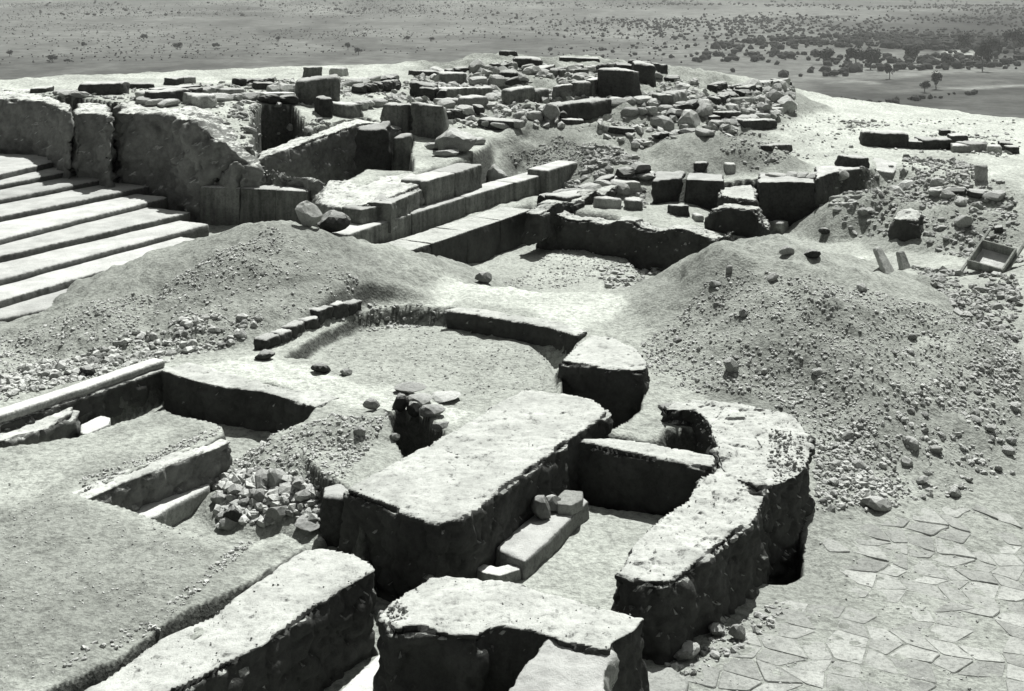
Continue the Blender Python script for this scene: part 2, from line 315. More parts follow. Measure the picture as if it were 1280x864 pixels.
def wall_mat(name, side, top):
    """clay-bonded rubble wall: sides darkened as painted shade, lime dust and trodden clay lying on the level top"""
    m, t, b = new_mat(name)
    tc = t.nodes.new('ShaderNodeTexCoord'); co = tc.outputs['Object']; ge = t.nodes.new('ShaderNodeNewGeometry')
    n1 = tex(t, co, 'n', 2.2, 6, .65); n2 = tex(t, co, 'n', 16, 5, .7); n3 = tex(t, co, 'n', 60, 3, .7); v1 = tex(t, co, 'v', 7)
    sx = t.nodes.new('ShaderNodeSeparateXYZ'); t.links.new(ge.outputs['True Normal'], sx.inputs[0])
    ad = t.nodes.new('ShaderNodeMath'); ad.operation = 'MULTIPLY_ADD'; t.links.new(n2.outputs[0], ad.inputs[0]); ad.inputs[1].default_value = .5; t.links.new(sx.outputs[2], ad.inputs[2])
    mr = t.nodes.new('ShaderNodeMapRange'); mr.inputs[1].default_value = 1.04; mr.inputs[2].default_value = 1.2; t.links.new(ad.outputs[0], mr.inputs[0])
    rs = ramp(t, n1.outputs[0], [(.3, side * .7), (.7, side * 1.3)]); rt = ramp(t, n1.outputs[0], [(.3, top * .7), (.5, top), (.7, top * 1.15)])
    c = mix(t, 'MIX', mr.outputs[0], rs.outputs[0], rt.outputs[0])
    r2 = ramp(t, n2.outputs[0], [(.34, .7), (.58, 1.06)]); r3 = ramp(t, n3.outputs[0], [(.3, .85), (.7, 1.12)])
    c = mix(t, 'MULTIPLY', .7, c, r2.outputs[0]); c = mix(t, 'MULTIPLY', .7, c, r3.outputs[0])
    t.links.new(c, b.inputs['Base Color'])
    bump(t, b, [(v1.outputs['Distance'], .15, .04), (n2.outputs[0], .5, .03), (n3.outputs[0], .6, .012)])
    return m
M = dict(soil=soil_mat(), wall=wall_mat('clay_wall', .06, .47), rubble=stone_mat('rubble_stone', .36, .3, sc=2, top=.5), pale=stone_mat('pale_limestone', .26, .25, sc=1.5, top=.55),  # wall and pale stone sides lowered to paint their shade
         ortho=stone_mat('dressed_limestone', .17, .3, streak=True, top=.48), step=stone_mat('step_limestone', .10, .2, sc=.9, bst=.5, top=.44), flag=stone_mat('flagstone', .34, .25, sc=1.5, bst=.4),  # step risers and podium faces darkened to paint in shade
         dark=stone_mat('shade_sided_stone', .06, .4, sc=1.2, top=.44), rough=wall_mat('rough_masonry', .19, .56), wood=stone_mat('weathered_wood', .30, .2, streak=True, sc=2))  # shade is put into the side colour of both stone walls here

# ------------------------------------------------------------------ object helpers
def mesh_np(name, v, f, mat, smooth=False):
    me = bpy.data.meshes.new(name)
    v = np.asarray(v, np.float32); f = np.asarray(f, np.int32); k = f.shape[1]
    me.vertices.add(len(v)); me.vertices.foreach_set('co', v.ravel())
    me.loops.add(f.size); me.loops.foreach_set('vertex_index', f.ravel())
    me.polygons.add(len(f)); me.polygons.foreach_set('loop_start', np.arange(0, f.size, k, dtype=np.int32))
    me.polygons.foreach_set('loop_total', np.full(len(f), k, np.int32))
    me.update(calc_edges=True); me.validate()
    me.polygons.foreach_set('use_smooth', np.full(len(me.polygons), smooth))
    me.materials.append(mat); return me
def tag(o, label=None, cat=None, group=None, kind=None):
    if label: o['label'] = label
    if cat: o['category'] = cat
    if group: o['group'] = group
    if kind: o['kind'] = kind
    return o
def add(name, me, loc=(0, 0, 0), parent=None, rot=None, scale=None):
    o = bpy.data.objects.new(name, me); COL.objects.link(o)
    o.location = loc
    if rot is not None: o.rotation_euler = rot
    if scale is not None: o.scale = scale
    if parent: o.parent = parent
    return o
def empty(name, loc):
    o = bpy.data.objects.new(name, None); COL.objects.link(o); o.location = loc; o.empty_display_size = .2; return o
def fan(n): return [(i, (i + 1) % n) for i in range(n)]

def prism(outline, z0, batter=0.0):
    """outline: list of (x, y, ztop); closed solid down to z0"""
    n = len(outline); c = np.mean([(p[0], p[1]) for p in outline], 0)
    bm = bmesh.new()
    top = [bm.verts.new(p) for p in outline]
    bot = [bm.verts.new((p[0] + (p[0] - c[0]) * batter, p[1] + (p[1] - c[1]) * batter, z0)) for p in outline]
    bm.faces.new(top); bm.faces.new(bot[::-1])
    for i in range(n): bm.faces.new((top[i], bot[i], bot[(i + 1) % n], top[(i + 1) % n]))
    bmesh.ops.recalc_face_normals(bm, faces=bm.faces); bmesh.ops.triangulate(bm, faces=bm.faces)
    return bm
def roughen(bm, voxel, amp, smooth=3, freq=3.0, seed=0, fine=.35, stones=0.0, chip=0.0):
    """voxel-remesh a closed solid, soften its arrises and wear its surface"""
    me = bpy.data.meshes.new('tmp'); bm.to_mesh(me); bm.free()
    o = bpy.data.objects.new('tmp', me); COL.objects.link(o)
    r = o.modifiers.new('r', 'REMESH'); r.mode = 'VOXEL'; r.voxel_size = voxel
    if smooth:
        s = o.modifiers.new('s', 'SMOOTH'); s.iterations = smooth; s.factor = .5
    dg = bpy.context.evaluated_depsgraph_get(); ev = o.evaluated_get(dg)
    out = bpy.data.meshes.new_from_object(ev, depsgraph=dg)
    bpy.data.objects.remove(o); bpy.data.meshes.remove(me)
    n = len(out.vertices); co = np.empty(n * 3, np.float32); out.vertices.foreach_get('co', co); co = co.reshape(-1, 3).astype(float)
    no = np.empty(n * 3, np.float32); out.vertex_normals.foreach_get('vector', no); no = no.reshape(-1, 3)
    sidew = 1 - sstep((np.abs(no[:, 2]) - .35) / .4)
    d = fbm(co * freq, 4, seed + 5) * amp + fbm(co * freq * 5, 3, seed + 9) * amp * fine
    d *= 1 - .6 * sstep((no[:, 2] - .2) / .6)
    if chip:                                             # bites out of the upper arris
        edge = sstep((no[:, 2] - .15) / .2) * sstep((.97 - no[:, 2]) / .12)
        d -= chip * edge * np.clip(fbm(co * 2.6 + 5, 3, seed + 60) + .1, 0, 1)
    if stones:
        gap_, cid = worley(co * np.array([3.6, 3.6, 6.0]), seed)
        d += ((cid - .5) * stones * .8 - np.exp(-gap_ / .09) * stones * .7) * (.25 + .75 * sidew)
    co += no * d[:, None]
    return out, co
def finish(me, co, name, mat, parent=None):
    c = co.mean(0); c[2] = co[:, 2].min()
    me.vertices.foreach_set('co', (co - c).astype(np.float32).ravel()); me.update()
    me.polygons.foreach_set('use_smooth', np.ones(len(me.polygons), bool)); me.materials.clear(); me.materials.append(mat); me.name = name
    pl = parent.location if parent else Vector((0, 0, 0))
    return add(name, me, Vector(c) - pl, parent)
def block(name, top, ztop, zbase, mat='wall', voxel=.029, amp=.05, smooth=2, label=None, cat=None, parent=None, group=None, batter=0.03, seed=None, freq=3.0, stones=None, chip=None):
    """top outline given in photo pixels lying at height ztop (number or one per corner)"""
    if stones is None: stones = .05 if mat in ('wall', 'rough') else 0.0
    zs = ztop if isinstance(ztop, (list, tuple)) else [ztop] * len(top)
    ol = [tuple(W(x, y, z)) for (x, y), z in zip(top, zs)]
    me, co = roughen(prism(ol, zbase, batter), voxel, amp, smooth, freq, seed if seed is not None else len(bpy.data.objects), stones=stones, chip=.16 if chip is None and mat in ('wall', 'rough') else (chip or 0))
    return tag(finish(me, co, name, M[mat], parent), label, cat, group)
def faceblock(name, x0, y0, x1, y1, hpx, depth, mat='ortho', label=None, cat=None, parent=None, voxel=None, amp=None, group=None, hpx1=None, sink=.1, smooth=2, top_in=0.0, base=None, seed=None, skew=0.0):
    """upright block: foot line from pixel (x0,y0) to (x1,y1) on the ground, face hpx pixels high, depth metres thick"""
    a, b = (hit(x0, y0), hit(x1, y1)) if base is None else (W(x0, y0, base), W(x1, y1, base))
    if abs(a.y - b.y) > 1.2 + abs(a.x - b.x):            # one end is hidden behind something nearer: both stand at the far depth
        yy = max(a.y, b.y); a, b = [Vector(((q - 640) * yy / F, yy, max(a.z, b.z) if False else float(H((q - 640) * yy / F, yy)))) for q in (x0, x1)]
    za, zb = a.z + hpx * a.y / F, b.z + (hpx1 if hpx1 is not None else hpx) * b.y / F
    d = Vector((b.x - a.x, b.y - a.y, 0)); L = max(d.length, .05); d /= L
    n = Vector((-d.y, d.x, 0));  n = n if n.y > 0 else -n
    n = n + d * skew
    ti = top_in
    jr = random.Random(int(x0 * 31 + y0)); J = (lambda: jr.uniform(-.12, .12) * min(L, depth, .5)) if parent is None else (lambda: 0.0)
    hj = [jr.uniform(-.14, .06) * (za - a.z) if parent is None else 0 for _ in range(4)]
    ol = [(a.x + d.x * ti, a.y + d.y * ti, za), (b.x - d.x * ti, b.y - d.y * ti, zb), (b.x + n.x * depth, b.y + n.y * depth, zb), (a.x + n.x * depth, a.y + n.y * depth, za)]
    ol = [(p[0] + J(), p[1] + J(), p[2] + h_) for p, h_ in zip(ol, hj)]
    if parent is None:                                   # knock a corner off
        k = jr.randrange(4); p, q, r_ = ol[k - 1], ol[k], ol[(k + 1) % 4]; e, g = jr.uniform(.1, .4), jr.uniform(.1, .4)
        ol[k:k + 1] = [tuple(q[i] + (p[i] - q[i]) * e for i in range(3)), tuple(q[i] + (r_[i] - q[i]) * g for i in range(3))]
    s = min(L, depth, max(za - a.z, .08))
    vx = voxel or max(.03, min(.065, s / 5)); am = amp if amp is not None else min(.07, s * .16)
    me, co = roughen(prism(ol, min(a.z, b.z) - sink, 0.02), vx, am, smooth, 1.6 / max(.3, s), seed if seed is not None else len(bpy.data.objects))
    return tag(finish(me, co, name, M[mat], parent), label, cat, group)

# loose stones: a handful of shared shapes
def rock_mesh(i, sub=2, flat=.7, cuts=9):
    rng = random.Random(100 + i); bm = bmesh.new(); bmesh.ops.create_icosphere(bm, subdivisions=sub, radius=1)
    P = np.array([v.co[:] for v in bm.verts])
    for _ in range(cuts):
        n = np.array([rng.gauss(0, 1) for _ in range(3)]); n /= np.linalg.norm(n); h = rng.uniform(.52, .85)
        s = P @ n; P = P - np.where(s > h, s - h, 0)[:, None] * n
    P += P * (fbm(P * 2.1 + i * 7, 3, i)[:, None] * .09)
    P -= (P.max(0) + P.min(0)) / 2; P /= np.abs(P).max(0); P[:, 2] *= flat
    for v, p in zip(bm.verts, P): v.co = p
    me = bpy.data.meshes.new('rock_shape'); bm.to_mesh(me); bm.free(); return me
ROCKS = {}
for mk in ('rubble', 'pale', 'dark'):
    ROCKS[mk] = []
    for i in range(9):
        me = rock_mesh(i, 2 if i < 6 else 3); me.materials.append(M[mk]); ROCKS[mk].append(me)
def stone(px, py, wpx, hpx, mat='rubble', label=None, cat='stone', name='loose_stone', group=None, rz=None, deep=None, tilt=.15, i=None, base=None):
    """stone whose foot stands at pixel (px,py), wpx wide and hpx high in the picture"""
    p = hit(px, py) if base is None else W(px, py, base)
    sx = wpx * p.y / F / 2; sz = hpx * p.y / F / 2; sy = deep / 2 if deep else sx * random.uniform(.7, 1.0)
    i = random.randrange(9) if i is None else i
    o = add(name, ROCKS[mat][i], (p.x, p.y + sy * .6, p.z + sz * .8), rot=(random.uniform(-tilt, tilt), random.uniform(-tilt, tilt), random.uniform(-.5, .5) if rz is None else rz), scale=(sx, sy, sz / .72))
    return tag(o, label, cat, group)

# squared rubble for walls laid stone by stone
BOXES = []
for i in range(8):
    rng = random.Random(300 + i); bm = bmesh.new(); bmesh.ops.create_cube(bm, size=2); bmesh.ops.subdivide_edges(bm, edges=bm.edges, cuts=4, use_grid_fill=True)
    P = np.array([v.co[:] for v in bm.verts]); r = np.linalg.norm(P, axis=1)[:, None]; P = P * (1 - .2 * sstep((r - 1.15) / .55)); P *= 1 + .07 * fbm(P * 1.3 + i * 9, 3, i)[:, None]
    for _ in range(7):
        n = np.array([rng.gauss(0, 1) for _ in range(3)]); n /= np.linalg.norm(n); h = rng.uniform(.78, 1.1); q = P @ n; P = P - np.where(q > h, q - h, 0)[:, None] * n
    for v, p in zip(bm.verts, P): v.co = p
    me = bpy.data.meshes.new('laid_stone'); bm.to_mesh(me); bm.free(); BOXES.append(me)
BOXM = {}
def boxmesh(i, mat):
    if (i, mat) not in BOXM:
        me = BOXES[i].copy(); me.materials.append(M[mat]); BOXM[i, mat] = me
    return BOXM[i, mat]
def rubble_wall(x0, y0, x1, y1, hpx, label, mat='dark', size=.34, thick=.4, cat='wall', name='rubble_wall'):
    """ruined wall of separate stones: foot line between two photo pixels on the ground, about hpx pixels high"""
    a, b = hit(x0, y0), hit(x1, y1)
    if abs(a.y - b.y) > 1.2 + abs(a.x - b.x): yy = max(a.y, b.y); a, b = [Vector(((q - 640) * yy / F, yy, float(H((q - 640) * yy / F, yy)))) for q in (x0, x1)]
    d = b - a; L = math.hypot(d.x, d.y); d = Vector((d.x, d.y, 0)) / L; n = Vector((-d.y, d.x, 0)); n = n if n.y > 0 else -n
    t = tag(empty(name, tuple(a.lerp(b, .5))), label, cat); h = hpx * (a.y + b.y) / 2 / F; rows = max(1, round(h / (size * .6))); rh = h / rows
    for r in range(rows):
        x = random.uniform(-.1, .1)
        while x < L:
            w_ = size * random.uniform(.6, 1.5)
            if r == rows - 1 and rows > 1 and random.random() < .3: x += w_; continue
            p = a + d * (x + w_ / 2) + n * (thick / 2 + random.uniform(-.06, .06)); zz = float(H(p.x, p.y)) * .5 + (a.z + (b.z - a.z) * min(1, x / L)) * .5 + rh * (r + .42)
            o = add('stone', boxmesh(random.randrange(8), random.choice([mat, mat, 'rubble'])), Vector((p.x, p.y, zz)) - t.location, t, (random.uniform(-.12, .12), random.uniform(-.12, .12), math.atan2(d.y, d.x) + random.uniform(-.15, .15)), (w_ / 2 * 1.02, thick / 2 * random.uniform(.8, 1.15), rh * .56 * random.uniform(.85, 1.15)))
            x += w_
    return t

# ------------------------------------------------------------------ ground
idx = np.arange(NU * NV).reshape(NV, NU)
quads = np.stack([idx[:-1, :-1], idx[:-1, 1:], idx[1:, 1:], idx[1:, :-1]], -1).reshape(-1, 4)
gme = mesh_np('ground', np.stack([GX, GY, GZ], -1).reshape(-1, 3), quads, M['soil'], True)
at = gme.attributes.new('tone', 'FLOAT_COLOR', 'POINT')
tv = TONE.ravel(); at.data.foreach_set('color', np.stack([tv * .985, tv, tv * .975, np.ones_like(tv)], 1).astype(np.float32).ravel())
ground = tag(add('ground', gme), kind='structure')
# ------------------------------------------------------------------ front walls
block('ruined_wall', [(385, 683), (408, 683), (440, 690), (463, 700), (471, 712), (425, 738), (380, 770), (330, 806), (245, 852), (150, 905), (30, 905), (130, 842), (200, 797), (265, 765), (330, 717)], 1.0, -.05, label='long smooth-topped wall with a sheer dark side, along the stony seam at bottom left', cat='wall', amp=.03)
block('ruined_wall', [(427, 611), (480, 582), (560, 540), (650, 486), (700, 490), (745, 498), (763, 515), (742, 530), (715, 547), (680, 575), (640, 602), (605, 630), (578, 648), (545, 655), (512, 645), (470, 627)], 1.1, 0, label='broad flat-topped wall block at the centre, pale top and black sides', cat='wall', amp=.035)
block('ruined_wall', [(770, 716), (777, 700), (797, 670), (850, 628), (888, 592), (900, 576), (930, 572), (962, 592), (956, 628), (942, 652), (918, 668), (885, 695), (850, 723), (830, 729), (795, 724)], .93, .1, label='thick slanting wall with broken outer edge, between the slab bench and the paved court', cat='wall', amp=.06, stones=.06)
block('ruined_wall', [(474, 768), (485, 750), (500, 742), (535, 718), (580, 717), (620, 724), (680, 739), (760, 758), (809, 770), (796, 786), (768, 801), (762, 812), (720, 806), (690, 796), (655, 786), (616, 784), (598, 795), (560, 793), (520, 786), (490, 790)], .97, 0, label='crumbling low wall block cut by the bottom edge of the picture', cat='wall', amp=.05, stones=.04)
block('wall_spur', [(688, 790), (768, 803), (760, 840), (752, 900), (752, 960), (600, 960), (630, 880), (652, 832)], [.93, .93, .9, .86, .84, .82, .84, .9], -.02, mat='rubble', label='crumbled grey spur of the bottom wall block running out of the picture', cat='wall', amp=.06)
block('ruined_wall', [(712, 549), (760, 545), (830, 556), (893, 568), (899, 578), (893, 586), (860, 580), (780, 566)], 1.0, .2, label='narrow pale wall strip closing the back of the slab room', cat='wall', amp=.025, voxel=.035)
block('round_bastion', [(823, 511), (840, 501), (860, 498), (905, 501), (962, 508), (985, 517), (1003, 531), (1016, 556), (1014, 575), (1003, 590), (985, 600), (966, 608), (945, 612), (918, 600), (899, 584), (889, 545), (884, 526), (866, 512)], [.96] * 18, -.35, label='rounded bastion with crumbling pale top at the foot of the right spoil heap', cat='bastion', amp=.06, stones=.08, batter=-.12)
block('bench_slab', [(620, 684), (652, 655), (700, 618), (716, 612), (736, 626), (700, 660), (656, 702)], .63, .40, mat='pale', label='long narrow stone bench slab inside the walled room', cat='slab', amp=.012, voxel=.02, smooth=2)
block('trough_stone', [(585, 706), (592, 702), (622, 708), (640, 703), (655, 694), (662, 700), (650, 712), (625, 720), (604, 716)], .56, .4, mat='pale', label='bent rim of a stone gutter at the near end of the bench slab', cat='gutter', amp=.012, voxel=.018, smooth=2)
block('bench_block', [(158, 641), (200, 618), (248, 597), (264, 602), (262, 608), (222, 628), (192, 646), (175, 650)], .74, .4, mat='pale', label='low pale bench block under the cut earth bank at left', cat='block', amp=.015, voxel=.025)
block('wall_stub', [(402, 607), (430, 600), (440, 612), (428, 622), (403, 620)], .98, .3, mat='dark', label='small dark wall stub at the left end of the central block', cat='wall', amp=.04, voxel=.03)
block('wall_block', [(699, 451), (722, 428), (737, 417), (770, 422), (800, 438), (812, 455), (806, 463), (780, 462), (757, 461), (728, 456)], 1.17, .35, label='square pale-topped block with a black front beside the round floor', cat='block', amp=.035)
def kerb(name, pts, z, zb, thick, mat, label, cat, amp=.02, voxel=.035, parent=None, back=True, out=0.0, wear=0.0):
    f = [W(x, y, z) for x, y in pts]; d = (f[-1] - f[0]); d.z = 0; d.normalize(); n = Vector((-d.y, d.x, 0)); n = n if (n.y > 0) == back else -n
    f = [p - n * out for p in f]; thick += out
    if wear: f = [q for a_, b_ in zip(f[:-1], f[1:]) for q in (a_.lerp(b_, k_ / 4) for k_ in range(4))] + [f[-1]]; f = [q + Vector((0, random.uniform(-.05, .05), random.uniform(-wear, wear * .4))) for q in f]
    ol = [tuple(p) for p in f] + [tuple(p + n * thick) for p in reversed(f)]
    me, co = roughen(prism(ol, zb, 0.0), voxel, amp, 3, 3.0, len(bpy.data.objects), stones=.05 if mat in ('wall', 'rough') else 0, chip=.14 if wear else 0)
    return tag(finish(me, co, name, M[mat], parent), label, cat)
kerb('trench_wall', [(-150, 574), (0, 526), (100, 493), (212, 456)], 1.08, .45, .3, 'wall', 'black cut side of the trench under the long kerb', 'wall', amp=.02, out=.1)
kerb('trench_wall', [(211, 459), (245, 470), (292, 481), (340, 486), (374, 496), (404, 505)], 1.115, .5, .3, 'wall', 'dark earth side of the trench below the pale ledge', 'wall', amp=.035, voxel=.03, out=.13)
kerb('cut_bank', [(97, 621), (140, 602), (192, 582), (264, 556), (282, 547)], 1.065, .45, .16, 'rough', 'dark cut earth bank with pebbly lip above the low bench block', 'bank', amp=.03, voxel=.03, out=.11)
kerb('cut_bank', [(560, 386), (600, 391), (645, 399), (690, 406), (725, 417)], 1.145, .5, .25, 'wall', 'dark curved edge between the pale path and the round floor', 'bank', amp=.03, voxel=.035, out=.1)
kerb('stone_kerb', [(-150, 568), (0, 519), (100, 486), (208, 449)], 1.17, 1.06, .22, 'pale', 'long straight stone kerb above the dark trench at left', 'kerb', amp=.012)
block('trench_block', [(100, 531), (126, 519), (139, 522), (136, 531), (108, 543), (100, 541)], .82, .55, mat='pale', label='small white squared block inside the left trench', cat='block', amp=.012, voxel=.02)
block('rubble_ledge', [(-120, 565), (0, 522), (60, 506), (92, 497), (96, 515), (60, 534), (20, 545), (-120, 590)], 1.0, .5, mat='rough', label='ragged earth and rubble ledge filling the left end of the trench', cat='ledge', amp=.06, voxel=.04, stones=.05)
block('floor_slab', [(425, 862), (474, 815), (484, 826), (500, 862), (480, 890), (420, 890)], .34, .15, mat='pale', label='lit pale floor slab between the two bottom walls', cat='slab', amp=.01, voxel=.03)

# things lying on the bench and in the room
stone(675, 651, 30, 32, 'pale', 'rounded white stone lying at the left on the bench slab', base=.63, i=1)
stone(690, 641, 24, 22, 'pale', 'second white stone on the bench slab, against the box-shaped one', base=.63, i=2)
block('squared_stone', [(694, 623), (706, 612), (729, 614), (728, 624), (714, 632), (698, 630)], .73, .62, mat='flag', label='flat squared stone with sunken top on the far end of the bench slab', cat='stone', amp=.008, voxel=.014, smooth=1)

# heap of slabs above the dark pocket
for (x, y, wd, h, mt, rz, lb) in [
    (512, 494, 42, 13, 'pale', .1, 'long flat stone lying across the top of the stone cluster'), (524, 508, 34, 14, 'pale', .5, 'tilted oblong stone in the middle of the stone cluster'),
    (540, 522, 34, 16, 'pale', .45, 'oblong stone lowest on the right of the stone cluster'), (556, 503, 40, 9, 'pale', .1, 'thin flat stone at the right tip of the stone cluster'),
    (500, 520, 22, 26, 'dark', .2, 'dark upright stone in the hollow of the stone cluster'), (516, 527, 20, 20, 'dark', -.3, 'dark block wedged over the black pocket'),
    (464, 514, 22, 16, 'rubble', .3, 'notched stone just left of the stone cluster'), (550, 540, 24, 12, 'rubble', .3, 'stone on the lip of the black pocket against the central block'),
    (449, 547, 17, 15, 'rubble', 0, 'round stone on the gravel heap below the stone cluster'), (493, 552, 14, 9, 'rubble', 0, 'small stone beside the black pocket on the gravel heap'),
    (330, 451, 26, 13, 'dark', .1, 'dark flat stone lying on the pale ledge near the left heap'), (400, 468, 26, 13, 'dark', .1, 'lone stone on the middle of the pale ledge'),
    (432, 470, 16, 8, 'rubble', .1, 'small pale stone right of the lone ledge stone'), (108, 470, 20, 12, 'dark', .3, 'dark angular stone resting behind the long kerb'),
    (915, 468, 20, 22, 'rubble', .2, 'lone rounded stone stranded midway on the right spoil heap'), (1016, 325, 25, 14, 'dark', .05, 'dark squared stone on the pale patch behind the right spoil heap'),
    (1032, 294, 16, 10, 'dark', 0, 'small dark cube near the foot of the black cut wall'), (985, 320, 20, 14, 'rubble', .1, 'knobbly stone at the rim beside the black cut wall'),
    (345, 612, 28, 26, 'rubble', .2, 'biggest boulder lodged in the rubble pit'), (290, 658, 26, 26, 'dark', .1, 'dark round boulder at the near edge of the rubble pit'),
    (345, 655, 30, 22, 'rubble', .4, 'slanted stone at the near right of the rubble pit'), (312, 636, 22, 14, 'pale', .2, 'pale stone in the middle of the rubble pit'),
    (384, 668, 34, 20, 'pale', .1, 'flat white stone between the rubble pit and the long wall'), (416, 666, 24, 22, 'pale', .7, 'upright white stone leaning on the central block'),
    (400, 690, 18, 18, 'pale', .2, 'white cube stone at the tip of the long wall'), (273, 632, 24, 16, 'rubble', 0, 'stone beside the low bench block'),
    (604, 355, 22, 15, 'pale', .3, 'tilted pale block fallen in the trench below the podium'), (498, 800, 22, 18, 'pale', 0, 'pale lump at the left corner of the bottom wall block'),
    (480, 783, 20, 18, 'rubble', 0, 'crumbly lump wedged between the two bottom walls'),
    (857, 826, 40, 20, 'pale', .5, 'flat pale stone at the foot of the thick slanting wall'), (897, 797, 26, 16, 'pale', .6, 'pale tilted stone in the shadow edge of the slanting wall'),
    (922, 802, 22, 20, 'rubble', .2, 'cracked upright stone on the court by the slanting wall'), (1097, 640, 40, 16, 'rubble', .1, 'large stone at the foot of the scree on the court edge'),
    (836, 516, 26, 8, 'dark', 0, 'dark flat stone on the lip of the bastion recess')]:
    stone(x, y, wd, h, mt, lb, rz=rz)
block('court_slab', [(806, 835), (838, 832), (862, 848), (850, 880), (806, 880)], .36, .18, mat='flag', label='pale paving slab at the corner of the bottom wall block', cat='slab', amp=.012, voxel=.025)

# ------------------------------------------------------------------ broad staircase
stair = tag(empty('staircase', tuple(W(0, 398, .9))), 'broad flight of shallow worn stone steps at left', 'staircase')
ST = [((0, 218), (100, 195)), ((0, 230), (134, 205)), ((0, 248), (164, 217)), ((0, 270), (188, 232)), ((0, 298), (213, 245)), ((0, 320), (240, 265)), ((0, 348), (263, 279)), ((0, 376), (262, 300)), ((0, 398), (200, 356))]
prev = None
for k, (l, r) in enumerate(ST):
    z = .9 + .11 * (9 - k)
    a = W(*l, z); b = W(*r, z); d = (b - a).normalized(); a = a - d * 4.0
    n = Vector((-d.y, d.x, 0)); n = n if n.y > 0 else -n
    dep = 4.6 if k == 0 else 1.9
    N = 70; f = []
    for i in range(N + 1):
        q = a.lerp(b, i / N); wv = fbm(np.array([[i * .33, k * 5.1, 0]]), 3, 4)[0]
        f.append(q - n * (.02 * wv))
    ol = [tuple(p) for p in f] + [tuple(b + n * dep + d * (-.5 if k == 0 else 0)), tuple(a + n * dep)]
    me, co = roughen(prism(ol, .45, 0), .07, .01, 0, 2.0, k)
    finish(me, co, 'step', M['step'], stair)

# ------------------------------------------------------------------ terrace walls at left
block('rough_wall', [(-120, 122), (0, 123), (50, 127), (86, 140), (92, 132), (40, 112), (-120, 106)], 3.0, 1.5, mat='rough', voxel=.06, amp=.1, stones=.1, label='rough dark wall above the stairs at the left edge', cat='wall', batter=0)
block('rough_wall', [(93, 141), (110, 140), (138, 144), (138, 130), (95, 128)], 2.97, 1.3, mat='rough', voxel=.06, amp=.09, stones=.1, label='short dark wall section left of the upright crack above the stairs', cat='wall', batter=0)
block('rough_wall', [(147, 140), (175, 141), (205, 142), (245, 152), (285, 182), (312, 206), (330, 206), (318, 190), (300, 160), (270, 138), (200, 128), (148, 130)], [2.97, 2.97, 2.97, 2.94, 2.5, 2.15, 2.1, 2.25, 2.6, 2.9, 2.97, 2.97], .8, mat='rough', voxel=.06, amp=.12, stones=.12, label='tall ragged rubble wall closing the right end of the stairs', cat='wall', batter=0)
ow = tag(empty('orthostat_wall', tuple(W(316, 285, 1.0))), 'smooth grey row of upright slabs at the foot of the ragged wall', 'wall')
for i, (xa, ya, xb, yb) in enumerate([(250, 233, 299, 235), (299, 235, 345, 237), (345, 237, 385, 239)]):
    a, b = W(xa, ya, 1.73), W(xb, yb, 1.73); n = Vector((.25, 1, 0)).normalized() * .5
    me, co = roughen(prism([tuple(a), tuple(b), tuple(b + n), tuple(a + n)], .8, 0), .035, .025, 2, 2, i + 3); finish(me, co, 'upright_slab', M['ortho'], ow)
# podium
kerb('parallel_wall', [(676, 262), (720, 247), (770, 231), (818, 217)], 1.42, .8, .35, 'wall', 'narrow pale-topped wall running back parallel to the podium', 'wall', amp=.06, wear=.12)
def course(parent, pts, z, zb, thick, mat='ortho', amp=.015, piece='block', jit=.02, gap=.004):
    for i in range(len(pts) - 1):
        (xa, ya), (xb, yb) = pts[i], pts[i + 1]; zz = z[i] if isinstance(z, (list, tuple)) else z
        a, b = W(xa, ya, zz), W(xb, yb, zz); d = b - a; d.z = 0; d.normalize(); a = a + d * gap; b = b - d * gap
        n = Vector((-d.y, d.x, 0)); n = n if n.y > 0 else -n; o = n * random.uniform(-jit, jit)
        me, co = roughen(prism([tuple(a + o), tuple(b + o), tuple(b + n * thick), tuple(a + n * thick)], zb, 0), .035, amp, 1, 2.2, i + int(xa))
        finish(me, co, piece, M[mat], parent)
pod = tag(empty('podium', tuple(W(440, 325, 1.1))), 'stepped podium of dressed grey stone blocks running back from the centre', 'podium')
course(pod, [(434, 293), (515, 267), (582, 246), (644, 228), (684, 217)], 1.52, .9, .5)
course(pod, [(685, 213), (723, 202)], 1.64, .9, .5)
course(pod, [(487, 321), (540, 304)], 1.2, .4, .7, 'wall', amp=.05, piece='rough_block'); course(pod, [(540, 304), (585, 289), (628, 275), (665, 262)], 1.2, .35, .7, 'wall', amp=.03, piece='rough_block')
course(pod, [(452, 262), (490, 254), (530, 236)], [1.78, 1.84], 1.3, .5, amp=.06); course(pod, [(534, 226), (570, 216), (603, 205)], 1.98, 1.3, .55, amp=.05)
stone(619, 236, 30, 33, 'rubble', 'rounded boulder standing at the end of the upper podium course', i=7)
stone(385, 284, 34, 36, 'rubble', 'bright-edged boulder leaning at the podium corner', i=6)
stone(415, 292, 44, 30, 'dark', 'dark boulder behind the left heap at the podium corner', i=8)
stone(567, 193, 56, 36, 'pale', 'big faceted white boulder standing on the terrace', i=7, deep=.8)
stone(558, 197, 40, 10, 'rubble', 'flat stone wedged under the big faceted boulder')

